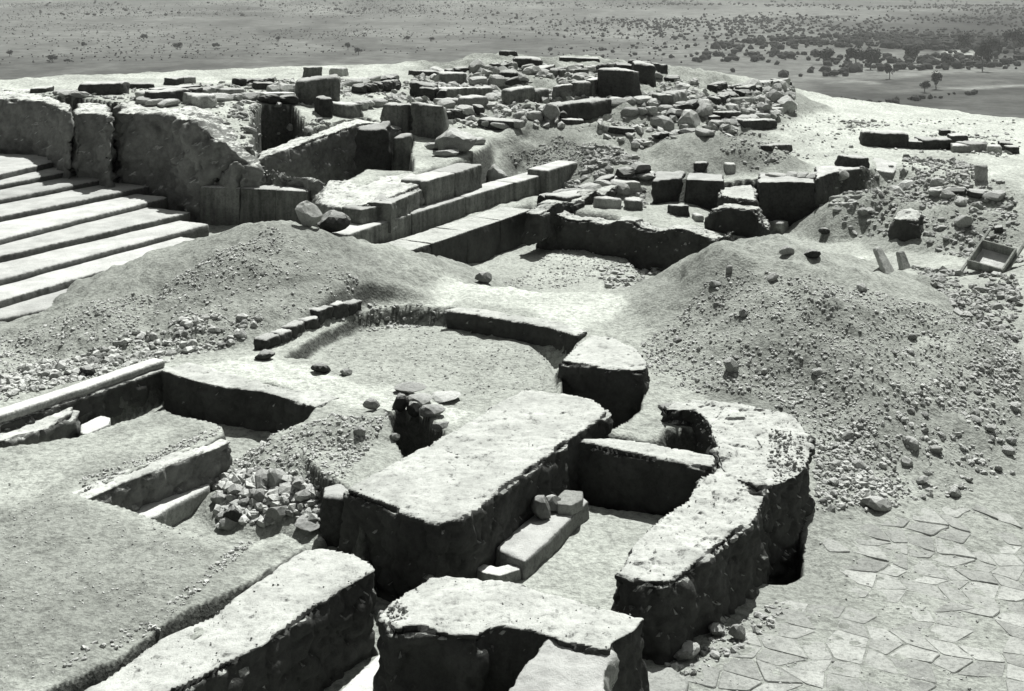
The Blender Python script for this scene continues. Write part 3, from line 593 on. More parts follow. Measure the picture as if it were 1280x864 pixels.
# ------------------------------------------------------------------ cross wall and cuts behind the podium
kerb('cross_wall', [(668, 266), (720, 270), (790, 278), (850, 285), (908, 293)], 1.24, .4, .45, 'wall', 'long narrow pale-topped wall crossing behind the trench', 'wall', amp=.06, voxel=.03, wear=.12)
block('cut_block', [(857, 224), (905, 226), (903, 218), (860, 216)], 1.52, .8, mat='dark', label='black-fronted square block under the trodden platform', cat='block', amp=.03)
block('cut_block', [(816, 226), (852, 222), (855, 212), (820, 214)], 1.52, .8, mat='dark', label='dark broken block at the left end of the trodden platform', cat='block', amp=.05)
block('wall_block', [(897, 236), (905, 231), (940, 231), (946, 238), (945, 250), (920, 248), (900, 243)], 1.36, .7, mat='wall', label='white-topped knobbly block between two black cuts', cat='block', amp=.05, voxel=.035)
block('arched_wall', [(880, 272), (890, 264), (908, 259), (945, 263), (955, 282), (965, 290), (962, 280), (950, 258), (905, 254), (884, 262)], [1.1, 1.25, 1.32, 1.3, 1.15, 1.05, 1.1, 1.32, 1.34, 1.25], .4, mat='wall', label='low arched wall face with a thin bright rim', cat='wall', amp=.03, voxel=.035)
block('cut_wall', [(948, 228), (985, 227), (1018, 228), (1019, 217), (950, 216)], 1.52, .4, mat='dark', label='tall black cut wall with rubble on its top', cat='wall', amp=.05)
block('cut_wall', [(1020, 222), (1050, 213), (1076, 210), (1076, 203), (1020, 208)], 1.62, .4, mat='dark', label='shadowed wall at the back of the sunken corner', cat='wall', amp=.05)
faceblock('stacked_slab', 1032, 262, 1070, 262, 8, .5, 'pale', 'lower of two flat slabs in the sunken corner', 'slab')
faceblock('stacked_slab', 1036, 253, 1070, 253, 8, .45, 'flag', 'upper of two flat slabs in the sunken corner', 'slab')
block('undercut_mound', [(1113, 272), (1122, 262), (1140, 258), (1152, 266), (1150, 280), (1140, 276), (1128, 274)], [1.28, 1.36, 1.4, 1.36, 1.25, 1.28, 1.3], .4, mat='wall', label='earth knob with black undercut front in the right rubble', cat='earth knob', amp=.06, voxel=.04)
kerb('cut_bank', [(864, 195), (885, 195), (906, 197), (930, 193), (949, 189)], 1.68, 1.3, .4, 'wall', 'dark cut bank behind the trodden platform', 'bank', amp=.05, voxel=.035)
# barrow and leaning slabs at the right
bp = hit(1240, 338)
bar = tag(empty('hand_barrow', tuple(bp + Vector((0, 0, .09)))), 'wooden tray barrow with carrying poles lying on the right rubble slope', 'barrow')
bar.rotation_euler = (math.radians(24), math.radians(8), math.radians(-38))
def boxpart(name, sx, sy, sz, loc, mat, parent, rot=None):
    bm = bmesh.new(); bmesh.ops.create_cube(bm, size=1)
    for v in bm.verts: v.co = (v.co.x * sx, v.co.y * sy, v.co.z * sz)
    bmesh.ops.bevel(bm, geom=bm.edges, offset=min(sx, sy, sz) * .12, segments=1, affect='EDGES')
    me = bpy.data.meshes.new(name); bm.to_mesh(me); bm.free(); me.materials.append(M[mat]); return add(name, me, loc, parent, rot)
boxpart('tray_floor', .50, .56, .025, (0, 0, .03), 'pale', bar)
for sx in (-1, 1): boxpart('side_board', .03, .62, .17, (sx * .27, 0, .115), 'wood', bar)
for sy in (-1, 1): boxpart('end_board', .508, .03, .17, (0, sy * .295, .118), 'wood', bar)
for sx in (-1, 1): boxpart('carrying_pole', .04, 1.35, .04, (sx * .306, .08, .10), 'wood', bar)
def slab_lean(px, py, wd, h, th, rx, rz, label, mat='flag'):
    p = hit(px, py); bm = bmesh.new(); bmesh.ops.create_cube(bm, size=1)
    for v in bm.verts: v.co = (v.co.x * wd * (1 if v.co.z < 0 else .55), v.co.y * th, (v.co.z + .5) * h)
    me, co = roughen(bm, .02, .006, 1, 4, int(px)); me.vertices.foreach_set('co', co.astype(np.float32).ravel()); me.materials.append(M[mat]); me.name = 'leaning_slab'
    return tag(add('leaning_slab', me, p - Vector((0, 0, .05)), rot=(rx, 0, rz)), label, 'slab')
slab_lean(1112, 340, .34, .42, .07, -.5, .9, 'pointed slab leaning at the crest of the right spoil heap')
slab_lean(1133, 336, .30, .34, .07, -.4, .7, 'smaller slab leaning beside the pointed one')
# far row of blocks on the bright ground
for (x0, y0, x1, y1, h, dp, mt, lb) in [
    (1081, 183, 1133, 185, 19, .6, 'dark', 'dark upright block standing on the bright ground at right'), (1133, 186, 1152, 187, 10, .4, 'dark', 'low dark block touching the upright block at right'),
    (1154, 187, 1190, 187, 13, .5, 'dark', 'long dark sloping block in the middle of the far right row'), (1190, 181, 1209, 181, 12, .4, 'dark', 'raised dark block in the far right row'),
    (1192, 191, 1215, 191, 10, .4, 'pale', 'pale block below the raised dark one in the far right row'), (1212, 190, 1233, 190, 11, .4, 'rubble', 'grey squared block in the far right row'),
    (1236, 193, 1253, 193, 10, .35, 'rubble', 'grey block third from the right edge in the far row'), (1251, 188, 1266, 188, 10, .4, 'dark', 'dark block second from the right edge in the far row'), (1263, 193, 1276, 193, 9, .35, 'dark', 'dark block at the right edge in the far row'),
    (1178, 170, 1190, 170, 7, .3, 'dark', 'small dark stone set behind the far right row'),
    (1061, 213, 1088, 212, 16, .45, 'dark', 'dark squared block on the rim of the sunken corner'), (1216, 226, 1232, 228, 20, .12, 'flag', 'thin upright slab on the mound below the far right row'),
    (867, 216, 884, 216, 13, .3, 'dark', 'small dark cube on the trodden platform'), (909, 217, 924, 217, 12, .3, 'rubble', 'crumbly lump on the trodden platform below the bank'),
    (846, 271, 865, 272, 15, .3, 'dark', 'dark cube stone above the black pit on the cross wall'), (871, 277, 880, 278, 9, .3, 'rubble', 'small grey stone right of the cube on the cross wall'),
    (964, 190, 990, 188, 8, .3, 'dark', 'flat dark stone at the foot of the small far heap'), (1158, 243, 1170, 244, 9, .3, 'rubble', 'stone on the right rubble bank'), (1242, 292, 1254, 291, 8, .25, 'dark', 'small dark stone above the barrow'),
    (960, 289, 976, 293, 14, .3, 'rubble', 'pale knob at the lower corner of the black cut wall')]:
    faceblock('squared_stone', x0, y0, x1, y1, h, dp, mt, lb, 'block')
a = hit(1108, 222); me, co = roughen(prism([(-.42, -.1, .12), (.1, -.32, .05), (.45, .1, .2), (-.05, .42, .3)], -.15), .03, .015, 1, 3, 77)
me.vertices.foreach_set('co', co.astype(np.float32).ravel()); me.materials.append(M['pale']); me.name = 'tilted_slab'
tag(add('tilted_slab', me, a + Vector((0, .25, .05)), rot=(0, 0, .1)), 'bright tilted slab on the rubble behind the sunken corner', 'slab')

# ------------------------------------------------------------------ ruins on the terrace
for (nm, x0, y0, x1, y1, h, dp, mt, lb) in [
    ('long_block', 93, 120, 156, 119, 15, .6, 'dark', 'long dark block on the terrace above the left wall'), ('flat_block', 158, 112, 192, 111, 7, .4, 'dark', 'low flat block behind the tilted slab at left'),
    ('flat_block', 166, 125, 198, 129, 12, .4, 'rubble', 'broken block left of the tilted slab'), ('tilted_block', 198, 131, 240, 126, 16, .5, 'dark', 'tilted grey slab lying on the left terrace'),
    ('flat_block', 205, 106, 222, 107, 9, .4, 'dark', 'small dark block on the far bright edge at left'), ('flat_block', 223, 105, 246, 104, 8, .4, 'rubble', 'grey block beside the small dark one on the far bright edge'),
    ('flat_block', 194, 115, 250, 110, 4, .3, 'dark', 'thin dark slab edge lying behind the tilted slab'), ('flat_block', 34, 117, 60, 116, 6, .4, 'dark', 'flat stone on the terrace near the left edge'),
    ('rubble_lump', 242, 134, 272, 135, 16, .6, 'rubble', 'crumbling rubble lump right of the tilted slab'), ('flat_block', 276, 121, 305, 121, 10, .4, 'rubble', 'grey block behind the sunken pits'),
    ('flat_block', 320, 113, 346, 113, 9, .4, 'dark', 'dark stone left of the tall upright slabs'),
    ('flat_block', 331, 124, 369, 123, 7, .5, 'pale', 'bright flat slab in front of the tall upright slabs'), 
    ('cap_stone', 387, 97, 404, 96, 13, .3, 'ortho', 'cap stone rising behind the tallest upright slab'), ('cap_stone', 420, 95, 436, 95, 10, .3, 'rubble', 'small cap stone behind the upright slabs'),
    ('flat_block', 595, 158, 640, 160, 9, .5, 'dark', 'dark slot stone right of the big boulder'), ('low_wall', 558, 152, 600, 146, 12, .4, 'dark', 'low dark wall piece behind the big boulder'),
    ('flat_block', 541, 133, 572, 134, 9, .5, 'rubble', 'grey slab behind the tall streaked orthostat'), ('flat_block', 578, 135, 610, 134, 13, .5, 'pale', 'pale slab right of the grey one on the terrace'),
    ('low_wall', 512, 122, 545, 126, 20, .5, 'dark', 'dark wall end above the streaked orthostats'), ('low_wall', 546, 122, 618, 122, 12, .5, 'ortho', 'long grey wall course above the pale slabs'),
    ('flat_block', 553, 107, 585, 107, 16, .5, 'ortho', 'grey upright block on the upper ruins'), ('flat_block', 520, 97, 552, 97, 8, .5, 'dark', 'dark slab at the far left of the upper ruins'),
    ('flat_block', 628, 107, 650, 106, 18, .5, 'dark', 'black squared stone amid the upper rubble'), ('flat_block', 644, 89, 678, 89, 16, .6, 'dark', 'dark block high on the upper ruins'),
    ('flat_block', 635, 70, 647, 70, 6, .4, 'dark', 'small knob on the skyline of the ruins'), ('flat_block', 700, 76, 750, 78, 5, .5, 'dark', 'thin flat slab on the skyline of the ruins'),
    ('flat_block', 695, 97, 720, 96, 9, .4, 'ortho', 'grey block above the long orthostat row'), ('flat_block', 676, 95, 696, 90, 9, .4, 'dark', 'dark ragged stone above the long orthostat row'),
    ('dark_bank', 750, 122, 790, 124, 34, .6, 'dark', 'dark earth face at the right end of the long orthostat row'), ('dark_bank', 790, 124, 822, 110, 26, .6, 'dark', 'dark broken face turning the corner of the upper ruins'),
    ('flat_block', 800, 90, 838, 94, 14, .5, 'dark', 'dark slabby block at the right skyline of the ruins'), ('flat_block', 702, 148, 765, 141, 17, .5, 'dark', 'dark long block before the long orthostat row'),
    ('flat_block', 702, 156, 730, 158, 7, .4, 'dark', 'flat dark stone above the terrace heap'), ('flat_block', 731, 149, 768, 149, 6, .4, 'flag', 'flat pale slab above the terrace heap'),
    ('flat_block', 760, 165, 792, 168, 6, .3, 'dark', 'low dark stone at the right of the terrace heap'), ('flat_block', 826, 135, 842, 134, 15, .4, 'ortho', 'grey rounded block on the right ruins'),
    ('flat_block', 843, 131, 862, 128, 16, .4, 'rubble', 'rounded stone next to the grey one on the right ruins'), ('flat_block', 888, 157, 902, 157, 12, .4, 'dark', 'dark stone at the lower end of the stone bank'),
    ('flat_block', 908, 152, 930, 151, 12, .4, 'dark', 'dark rounded stone on the stone bank'), ('flat_block', 931, 161, 971, 160, 11, .5, 'dark', 'dark flat slab at the foot of the stone bank'),
    ('flat_block', 922, 133, 944, 131, 9, .5, 'flag', 'slab with a bright top in the middle of the stone bank'), ('flat_block', 938, 118, 964, 118, 8, .5, 'dark', 'dark slab at the top of the stone bank'),
    ('flat_block', 968, 143, 984, 141, 7, .4, 'rubble', 'stone at the right edge of the stone bank'), ('flat_block', 968, 104, 992, 103, 8, .4, 'dark', 'dark stone at the far end of the stone bank'),
    ('flat_block', 745, 240, 770, 234, 14, .5, 'dark', 'dark broken block right of the podium'), ('flat_block', 772, 244, 800, 242, 16, .5, 'rubble', 'rough block in the dark corner right of the podium'),
    ('flat_block', 708, 260, 745, 254, 14, .5, 'dark', 'dark low block behind the cross wall'), ('flat_block', 755, 262, 778, 262, 14, .4, 'rubble', 'grey stone behind the cross wall'), ('flat_block', 786, 264, 806, 264, 14, .4, 'ortho', 'pale grey block behind the cross wall')]:
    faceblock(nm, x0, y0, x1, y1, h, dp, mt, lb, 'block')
for (nm, x0, y0, x1, y1, h, dp, mt, bs, lb) in [
    ('upright_slab', 371, 150, 424, 148, 54, .4, 'ortho', 2.4, 'tallest pale upright slab on the terrace'),
    ('upright_block', 402, 172, 418, 171, 50, .7, 'dark', 2.15, 'dark-sided upright block by the second sunken pit'), ('upright_block', 419, 170, 456, 166, 40, .6, 'ortho', 2.15, 'grey upright block with bright top beside the dark-sided one'),
    ('streaked_slab', 476, 180, 511, 184, 52, .4, 'ortho', 1.95, 'left streaked grey orthostat with bright top'), ('streaked_slab', 512, 185, 550, 187, 56, .45, 'ortho', 1.95, 'tall streaked grey orthostat beside the big boulder'),
    ('pit_block', 488, 213, 516, 213, 44, .35, 'ortho', 1.7, 'pale standing block at the right end of the second sunken pit'), ('pit_block', 446, 215, 487, 214, 60, .45, 'dark', 1.7, 'dark rounded block in the second sunken pit')]:
    faceblock(nm, x0, y0, x1, y1, h, dp, mt, lb, 'block', base=bs, sink=.5)
lr = tag(empty('orthostat_row', tuple(hit(700, 125))), 'long low row of grey upright slabs across the upper ruins', 'wall')
for i, (x0, y0, x1, y1, h) in enumerate([(640, 132, 669, 128, 20), (671, 129, 688, 127, 17), (690, 127, 715, 124, 19), (717, 124, 740, 121, 20), (742, 121, 764, 118, 21)]):
    faceblock('upright_slab', x0, y0, x1, y1, h, .35, 'ortho', parent=lr)
block('wall_top', [(292, 200), (318, 203), (340, 209), (362, 217), (410, 226), (442, 224), (465, 216), (516, 216), (534, 227), (500, 243), (456, 257), (425, 262), (398, 254), (386, 238), (340, 235), (300, 233), (262, 231), (258, 215)], [2.25, 2.12, 2.05, 1.97, 1.93, 1.92, 1.93, 1.95, 1.93, 1.87, 1.8, 1.72, 1.72, 1.64, 1.67, 1.69, 1.71, 1.95], .9, mat='rough', label='broad trodden wall top sloping from the second sunken pit to the podium corner', cat='wall', amp=.07, stones=.04, voxel=.04, batter=0)
# rubble wall ridge between the two sunken pits
block('rubble_ridge', [(316, 201), (338, 193), (362, 185), (412, 167), (440, 158), (458, 153), (500, 162), (510, 158), (462, 143), (436, 148), (400, 162), (350, 180), (322, 192)], [2.1, 2.18, 2.25, 2.4, 2.46, 2.5, 2.35, 2.35, 2.5, 2.46, 2.4, 2.25, 2.12], .9, mat='rough', label='sloping rubble ridge between the two sunken pits', cat='wall', amp=.07, stones=.06, voxel=.035)
# stones edging the round floor
rim = tag(empty('rim_wall', tuple(W(395, 415, 1.0))), 'low dark rubble rim along the left of the round floor', 'wall')
for x0, y0, x1, y1, h in [(332, 438, 350, 431, 13), (351, 430, 366, 424, 12), (367, 423, 383, 416, 14), (384, 415, 399, 409, 13), (399, 408, 418, 402, 19), (419, 401, 436, 396, 18), (437, 396, 456, 390, 15)]:
    faceblock('stone', x0, y0, x1, y1, h, .22, 'dark', parent=rim, amp=.04)
course(rim, [(462, 384), (488, 380), (515, 379), (545, 381)], 1.06, .75, .2, 'rubble', .04, 'stone', .04, .03)
for (x0, y0, x1, y1, h, mt, lb) in [
    (505, 121, 545, 129, 15, 'dark', 'rubble wall corner above the streaked orthostats'), (548, 152, 600, 146, 14, 'dark', 'dark rubble wall running behind the big boulder'), (602, 161, 640, 160, 9, 'rubble', 'low rubble wall at the left edge of the terrace heap'),
    (452, 120, 503, 113, 12, 'dark', 'rubble wall behind the grey upright block'), (560, 97, 640, 87, 9, 'dark', 'thin rubble wall along the upper left of the ruins'), (586, 110, 640, 113, 13, 'dark', 'rubble wall below the upper left ruins'),
    (652, 107, 692, 99, 9, 'rubble', 'short rubble wall over the long orthostat row'), (650, 152, 700, 151, 11, 'dark', 'rubble wall just above the terrace heap'), (772, 119, 830, 102, 15, 'dark', 'dark rubble wall right of the dark earth face'),
    (782, 152, 850, 142, 10, 'dark', 'low rubble wall right of the flat pale slab'), (840, 152, 902, 132, 12, 'dark', 'rubble wall at the lower left of the stone bank'), (882, 139, 952, 119, 11, 'dark', 'rubble wall along the middle of the stone bank'), (902, 162, 968, 152, 9, 'rubble', 'rubble wall along the foot of the stone bank'),
    (698, 93, 762, 88, 8, 'dark', 'thin rubble wall near the skyline of the ruins'), (812, 174, 870, 170, 8, 'dark', 'low rubble line above the trodden platform'), (690, 259, 760, 242, 15, 'dark', 'rubble wall leaning on the podium end behind the cross wall'),
    (765, 240, 816, 228, 20, 'dark', 'dark rubble wall in the corner left of the platform'), (275, 129, 325, 126, 9, 'rubble', 'low rubble wall behind the first sunken pit'), (440, 109, 500, 102, 8, 'dark', 'rubble line on the bright far edge right of the tall slab'),
    (1160, 248, 1230, 252, 9, 'dark', 'low rubble wall on the right bank above the barrow'), (740, 138, 800, 133, 9, 'rubble', 'rubble wall between the long dark block and the dark earth face'), (640, 124, 690, 119, 7, 'rubble', 'rubble line resting against the long orthostat row'), (900, 118, 985, 104, 9, 'dark', 'top rubble wall of the stone bank'),
    (300, 108, 345, 106, 8, 'dark', 'rubble line on the far edge left of the tallest slab'), (160, 134, 205, 136, 8, 'rubble', 'low rubble line on the brink of the ragged wall'), (246, 122, 280, 118, 10, 'dark', 'dark rubble stub between the tilted slab and the first pit'), (330, 134, 372, 132, 12, 'dark', 'rubble wall at the back of the first sunken pit'), (60, 128, 95, 131, 7, 'rubble', 'short rubble line over the left terrace wall'), (540, 190, 600, 180, 7, 'rubble', 'stones strewn in line before the big boulder'),
    (345, 118, 372, 117, 10, 'rubble', 'rubble left of the tallest upright slab'), (425, 140, 470, 136, 9, 'rubble', 'rubble between the upright block and the streaked orthostats'), (955, 226, 1018, 226, 7, 'rubble', 'line of stones along the top of the black cut wall')]:
    rubble_wall(x0, y0, x1, y1, h, lb, mt)
# ------------------------------------------------------------------ paving of the court
court_poly = [WXY(x, y, .2) for x, y in [(815, 880), (945, 770), (1012, 745), (1025, 655), (1110, 648), (1200, 632), (1300, 598), (1500, 640), (1400, 900)]]
cs = .27; gx0, gy0 = .6, 9.2; nx, ny = 34, 30
corner = {(i, j): (gx0 + i * cs + (.12 if j % 2 else 0) + random.uniform(-.075, .075), gy0 + j * cs + random.uniform(-.075, .075)) for i in range(nx + 1) for j in range(ny + 1)}
ca, sa = math.cos(.35), math.sin(.35)
nfl = 0
for i in range(nx):
    for j in range(ny):
        q = [corner[i, j], corner[i + 1, j], corner[i + 1, j + 1], corner[i, j + 1]]
        q = [(1.0 + (x - 1) * ca + (y - 9.5) * sa * .9, 9.5 - (x - 1) * sa + (y - 9.5) * ca) for x, y in q]
        cx, cy = sum(p[0] for p in q) / 4, sum(p[1] for p in q) / 4
        X1, Y1 = np.array([cx]), np.array([cy])
        if sdist(X1, Y1, court_poly)[0] < .1 or random.random() > .78 + .5 * fbm(np.array([[cx * .7, cy * .7, 3]]), 2, 71)[0] + .12: continue
        ol = []; q2_ = []
        for k in range(4):                               # worn corners, slightly wavering edges
            a, b = q[k], q[(k + 1) % 4]
            for tt in (.07, .5, .93): q2_.append((a[0] + (b[0] - a[0]) * tt, a[1] + (b[1] - a[1]) * tt))
        ol = [((x - cx) * (s_ := random.uniform(.93, .975)), (y - cy) * s_) for x, y in q2_]
        zc = float(H(cx, cy)); hgt = random.uniform(.001, .009); n = len(ol)
        hv_ = H(np.array([cx + x for x, y in ol]), np.array([cy + y for x, y in ol])) - zc
        hv_ = hv_ * .6
        v = [(x * .96, y * .96, hgt + dz) for (x, y), dz in zip(ol, hv_)] + [(x, y, hgt - .008 + dz) for (x, y), dz in zip(ol, hv_)] + [(x, y, -.08) for x, y in ol]
        f = [tuple(range(n))] + [(n + k, n + (k + 1) % n, (k + 1) % n, k) for k in range(n)] + [(2 * n + k, 2 * n + (k + 1) % n, n + (k + 1) % n, n + k) for k in range(n)]
        me = bpy.data.meshes.new('flagstone'); me.from_pydata(v, [], f); me.update(); me.materials.append(M['flag'])
        add('flagstone', me, (cx, cy, zc), ground); nfl += 1

# ------------------------------------------------------------------ loose rubble
ICO = None
def ico():
    global ICO
    if ICO is None:
        bm = bmesh.new(); bmesh.ops.create_icosphere(bm, subdivisions=1, radius=1); bm.verts.ensure_lookup_table()
        ICO = (np.array([v.co[:] for v in bm.verts]), np.array([[v.index for v in f.verts] for f in bm.faces])); bm.free()
    return ICO
def sample_in(poly, n):
    poly = np.array(poly); lo, hi = poly.min(0), poly.max(0); out = np.zeros((0, 2))
    while len(out) < n:
        c = RNG.uniform(lo, hi, (n * 2, 2)); out = np.concatenate([out, c[sdist(c[:, 0], c[:, 1], poly) > 0]])
    return out[:n]
def world_poly(pts): return [(hit(x, y).x, hit(x, y).y) for x, y in pts]
def rots(n):
    q = RNG.normal(size=(n, 4)); q /= np.linalg.norm(q, axis=1)[:, None]; a, b, c, d = q.T
    return np.stack([1 - 2 * (c * c + d * d), 2 * (b * c - a * d), 2 * (b * d + a * c), 2 * (b * c + a * d), 1 - 2 * (b * b + d * d), 2 * (c * d - a * b), 2 * (b * d - a * c), 2 * (c * d + a * b), 1 - 2 * (b * b + c * c)], 1).reshape(n, 3, 3)
def scree(name, label, polys, mat, clump=.35):
    """uncountable small rubble: one mesh"""
    V, Fc = ico(); vs_, fs_ = [], []; off = 0
    for poly, n, s0, s1 in polys:
        c = sample_in(poly, n); keep = fbm(np.c_[c * 1.1, np.zeros(len(c))], 3, 91) > RNG.uniform(-.9, clump + .35, len(c)); c = c[keep]; n = len(c)
        sz = s0 + (s1 - s0) * RNG.random(n) ** 3
        zz = H(c[:, 0], c[:, 1])
        vert = V[None] * (1 + RNG.uniform(-.38, .3, (n, len(V), 1))) * RNG.uniform(.55, 1.15, (n, 1, 3))
        vert = np.einsum('nij,nkj->nki', rots(n), vert) * sz[:, None, None] * np.array([1, 1, .75])
        vert += np.stack([c[:, 0], c[:, 1], zz + sz * .15], 1)[:, None]
        vs_.append(vert.reshape(-1, 3)); fs_.append((Fc[None] + (np.arange(n) * len(V))[:, None, None] + off).reshape(-1, 3)); off += n * len(V)
    v = np.concatenate(vs_); f = np.concatenate(fs_)
    return tag(add(name, mesh_np(name, v, f, M[mat])), label, 'rubble', kind='stuff')
wp = world_poly
RH = wp([(905, 330), (1000, 345), (1270, 420), (1275, 590), (1190, 622), (1100, 632), (1020, 628), (1015, 560), (960, 500), (820, 480), (800, 430)])
RHfoot = wp([(1020, 560), (1080, 520), (1275, 440), (1275, 592), (1190, 625), (1100, 638), (1020, 640)])
scree('scree', 'small stones and grit strewn over the right spoil heap', [(RH, 12000, .008, .035), (RHfoot, 4200, .012, .055), (wp([(1020, 600), (1100, 630), (1270, 580), (1270, 560), (1100, 600), (1020, 570)]), 400, .02, .07)], 'rubble')
scree('scree', 'small stones strewn over the left spoil heap', [(wp([(0, 420), (180, 370), (340, 285), (450, 350), (430, 392), (300, 425), (0, 498)]), 8000, .01, .036), (wp([(0, 470), (210, 405), (330, 395), (300, 432), (205, 446), (0, 505)]), 1300, .02, .09)], 'rubble')
scree('scree', 'grit and cobbles covering the gravel heap and the rubble pit', [(wp([(285, 560), (370, 535), (470, 522), (500, 555), (430, 600), (330, 640), (285, 600)]), 2600, .008, .035), (wp([(270, 600), (330, 590), (400, 615), (400, 660), (350, 655), (275, 662)]), 900, .02, .09)], 'rubble')
scree('scree', 'jumbled small rubble between the blocks of the upper ruins', [(wp([(480, 125), (560, 160), (640, 155), (700, 160), (860, 170), (990, 140), (990, 110), (900, 110), (800, 92), (640, 78), (520, 95)]), 9000, .02, .17), (wp([(820, 160), (990, 110), (995, 150), (900, 168)]), 1000, .04, .17)], 'rubble', .5)
scree('scree', 'stones spilling down the terrace heap and its right foot', [(wp([(630, 190), (700, 168), (780, 195), (800, 205), (740, 215), (640, 200)]), 1500, .012, .05), (wp([(735, 185), (800, 195), (800, 210), (730, 218)]), 700, .03, .11), (wp([(690, 225), (800, 215), (815, 262), (690, 262)]), 500, .03, .12)], 'rubble', .5)
scree('scree', 'broken stones over the right rubble banks', [(wp([(1020, 235), (1100, 215), (1270, 230), (1275, 330), (1160, 310), (1050, 275)]), 4200, .015, .09), (wp([(900, 165), (960, 168), (990, 200), (940, 215), (900, 190)]), 900, .015, .07), (wp([(1130, 195), (1215, 205), (1230, 235), (1120, 240)]), 800, .02, .10), (wp([(1140, 335), (1275, 345), (1275, 430), (1200, 400)]), 1500, .02, .10)], 'rubble', .5)
scree('scree', 'grit lying on the round floor and trench slope', [(wp([(370, 435), (500, 390), (690, 420), (700, 485), (560, 492), (450, 468)]), 1400, .006, .022), (wp([(610, 350), (700, 290), (790, 300), (800, 340), (700, 362)]), 1500, .01, .035), (wp([(745, 335), (800, 320), (830, 330), (770, 362)]), 350, .03, .09), (wp([(700, 300), (745, 290), (750, 318), (700, 322)]), 160, .02, .06), (wp([(530, 382), (470, 376), (400, 400), (440, 405), (560, 390)]), 160, .02, .05)], 'rubble', .5)
scree('scree', 'loose pebbles along the stony seam and the trodden ground at left', [(wp([(60, 845), (200, 790), (385, 672), (370, 668), (200, 765), (80, 820)]), 700, .008, .032), (wp([(100, 615), (270, 545), (275, 535), (100, 600)]), 500, .01, .03), (wp([(0, 860), (0, 600), (150, 650), (350, 665), (150, 810)]), 2600, .004, .014), (wp([(0, 540), (90, 515), (95, 530), (0, 555)]), 250, .015, .06)], 'rubble', .6)
scree('scree', 'grit and chips on the court beside the slanting wall', [(court_poly, 2600, .005, .02), (wp([(830, 835), (950, 760), (1000, 745), (960, 790), (860, 850)]), 200, .015, .05)], 'rubble', .6)
scree('scree', 'scattered chips over the bright ground at the far right', [(wp([(985, 130), (1270, 150), (1270, 195), (1090, 190), (960, 190)]), 1200, .015, .06), (wp([(1050, 150), (1110, 152), (1120, 160), (1060, 160)]), 150, .03, .10), (wp([(1150, 165), (1275, 165), (1275, 200), (1150, 195)]), 300, .02, .09), (wp([(50, 135), (240, 140), (240, 108), (60, 112)]), 700, .02, .09), (wp([(240, 140), (380, 135), (480, 120), (500, 104), (430, 100), (240, 104)]), 1800, .02, .13), (wp([(240, 150), (310, 200), (400, 245), (500, 235), (420, 228), (330, 200)]), 900, .02, .09)], 'rubble', .5)

def crumbs(label, tops, mat='pale'):
    V, Fc = ico(); vs_, fs_ = [], []; off = 0
    for pts, z, n, s0, s1, edge in tops:
        poly = [WXY(x, y, z) for x, y in pts]; c = sample_in(poly, n * 3); dd = sdist(c[:, 0], c[:, 1], poly)
        c = c[(dd > .03) & (RNG.random(len(c)) < np.exp(-dd / edge) + .12)][:n]; n = len(c); sz = s0 + (s1 - s0) * RNG.random(n) ** 3
        vert = V[None] * (1 + RNG.uniform(-.38, .3, (n, len(V), 1))) * RNG.uniform(.55, 1.15, (n, 1, 3)); vert = np.einsum('nij,nkj->nki', rots(n), vert) * sz[:, None, None]
        vert += np.stack([c[:, 0], c[:, 1], np.full(n, z) - sz * .25], 1)[:, None]
        vs_.append(vert.reshape(-1, 3)); fs_.append((Fc[None] + (np.arange(n) * len(V))[:, None, None] + off).reshape(-1, 3)); off += n * len(V)
    tag(add('crumbled_stone', mesh_np('crumbled_stone', np.concatenate(vs_), np.concatenate(fs_), M[mat])), label, 'rubble', kind='stuff')
crumbs('crumbs of stone and clay lying on the front wall tops', [
    ([(427, 611), (560, 540), (650, 486), (745, 498), (763, 515), (715, 547), (640, 602), (545, 655)], 1.1, 160, .003, .012, .2),
    ([(385, 683), (471, 712), (330, 806), (245, 852), (130, 842), (265, 765)], 1.0, 160, .003, .012, .3),
    ([(770, 716), (850, 628), (905, 584), (955, 628), (885, 695), (850, 723)], .93, 140, .003, .014, .2), ([(860, 705), (900, 670), (945, 640), (948, 655), (890, 700)], .9, 60, .01, .045, .3),
    ([(474, 768), (535, 718), (620, 724), (809, 770), (762, 812), (616, 784), (560, 793)], .97, 160, .003, .012, .2), ([(474, 770), (500, 745), (520, 770), (500, 790)], .97, 50, .01, .045, .3),
    ([(850, 500), (962, 508), (1003, 531), (1016, 556), (1003, 590), (966, 606), (957, 586), (897, 578)], 1.0, 160, .003, .016, .25), ([(960, 530), (1010, 545), (1010, 585), (970, 602), (955, 580)], 1.0, 200, .006, .035, .5),
    ([(100, 618), (192, 580), (282, 545), (276, 530), (190, 570), (98, 605)], 1.06, 260, .006, .026, .2)])
def fragments(poly, n, s0, s1, mat, label, group, name='rubble_stone'):
    for x, y in sample_in(poly, n):
        s = s0 + (s1 - s0) * random.random() ** 2
        o = add(name, random.choice(ROCKS[mat][:6]), (x, y, float(H(x, y)) + s * .3), rot=(random.uniform(-.5, .5), random.uniform(-.5, .5), random.uniform(0, 6.3)), scale=(s, s * random.uniform(.6, 1), s * random.uniform(.6, 1.1)))
        tag(o, label, 'stone', group)
fragments(RHfoot, 32, .04, .10, 'rubble', 'broken stone in the scree at the foot of the right spoil heap', 'stones in the right scree')
fragments(RH, 22, .04, .09, 'rubble', 'scattered stone on the slope of the right spoil heap', 'stones on the right heap')
fragments(wp([(0, 470), (200, 410), (330, 400), (300, 430), (205, 446), (0, 500)]), 24, .04, .10, 'rubble', 'cobble at the foot of the left spoil heap', 'stones below the left heap')
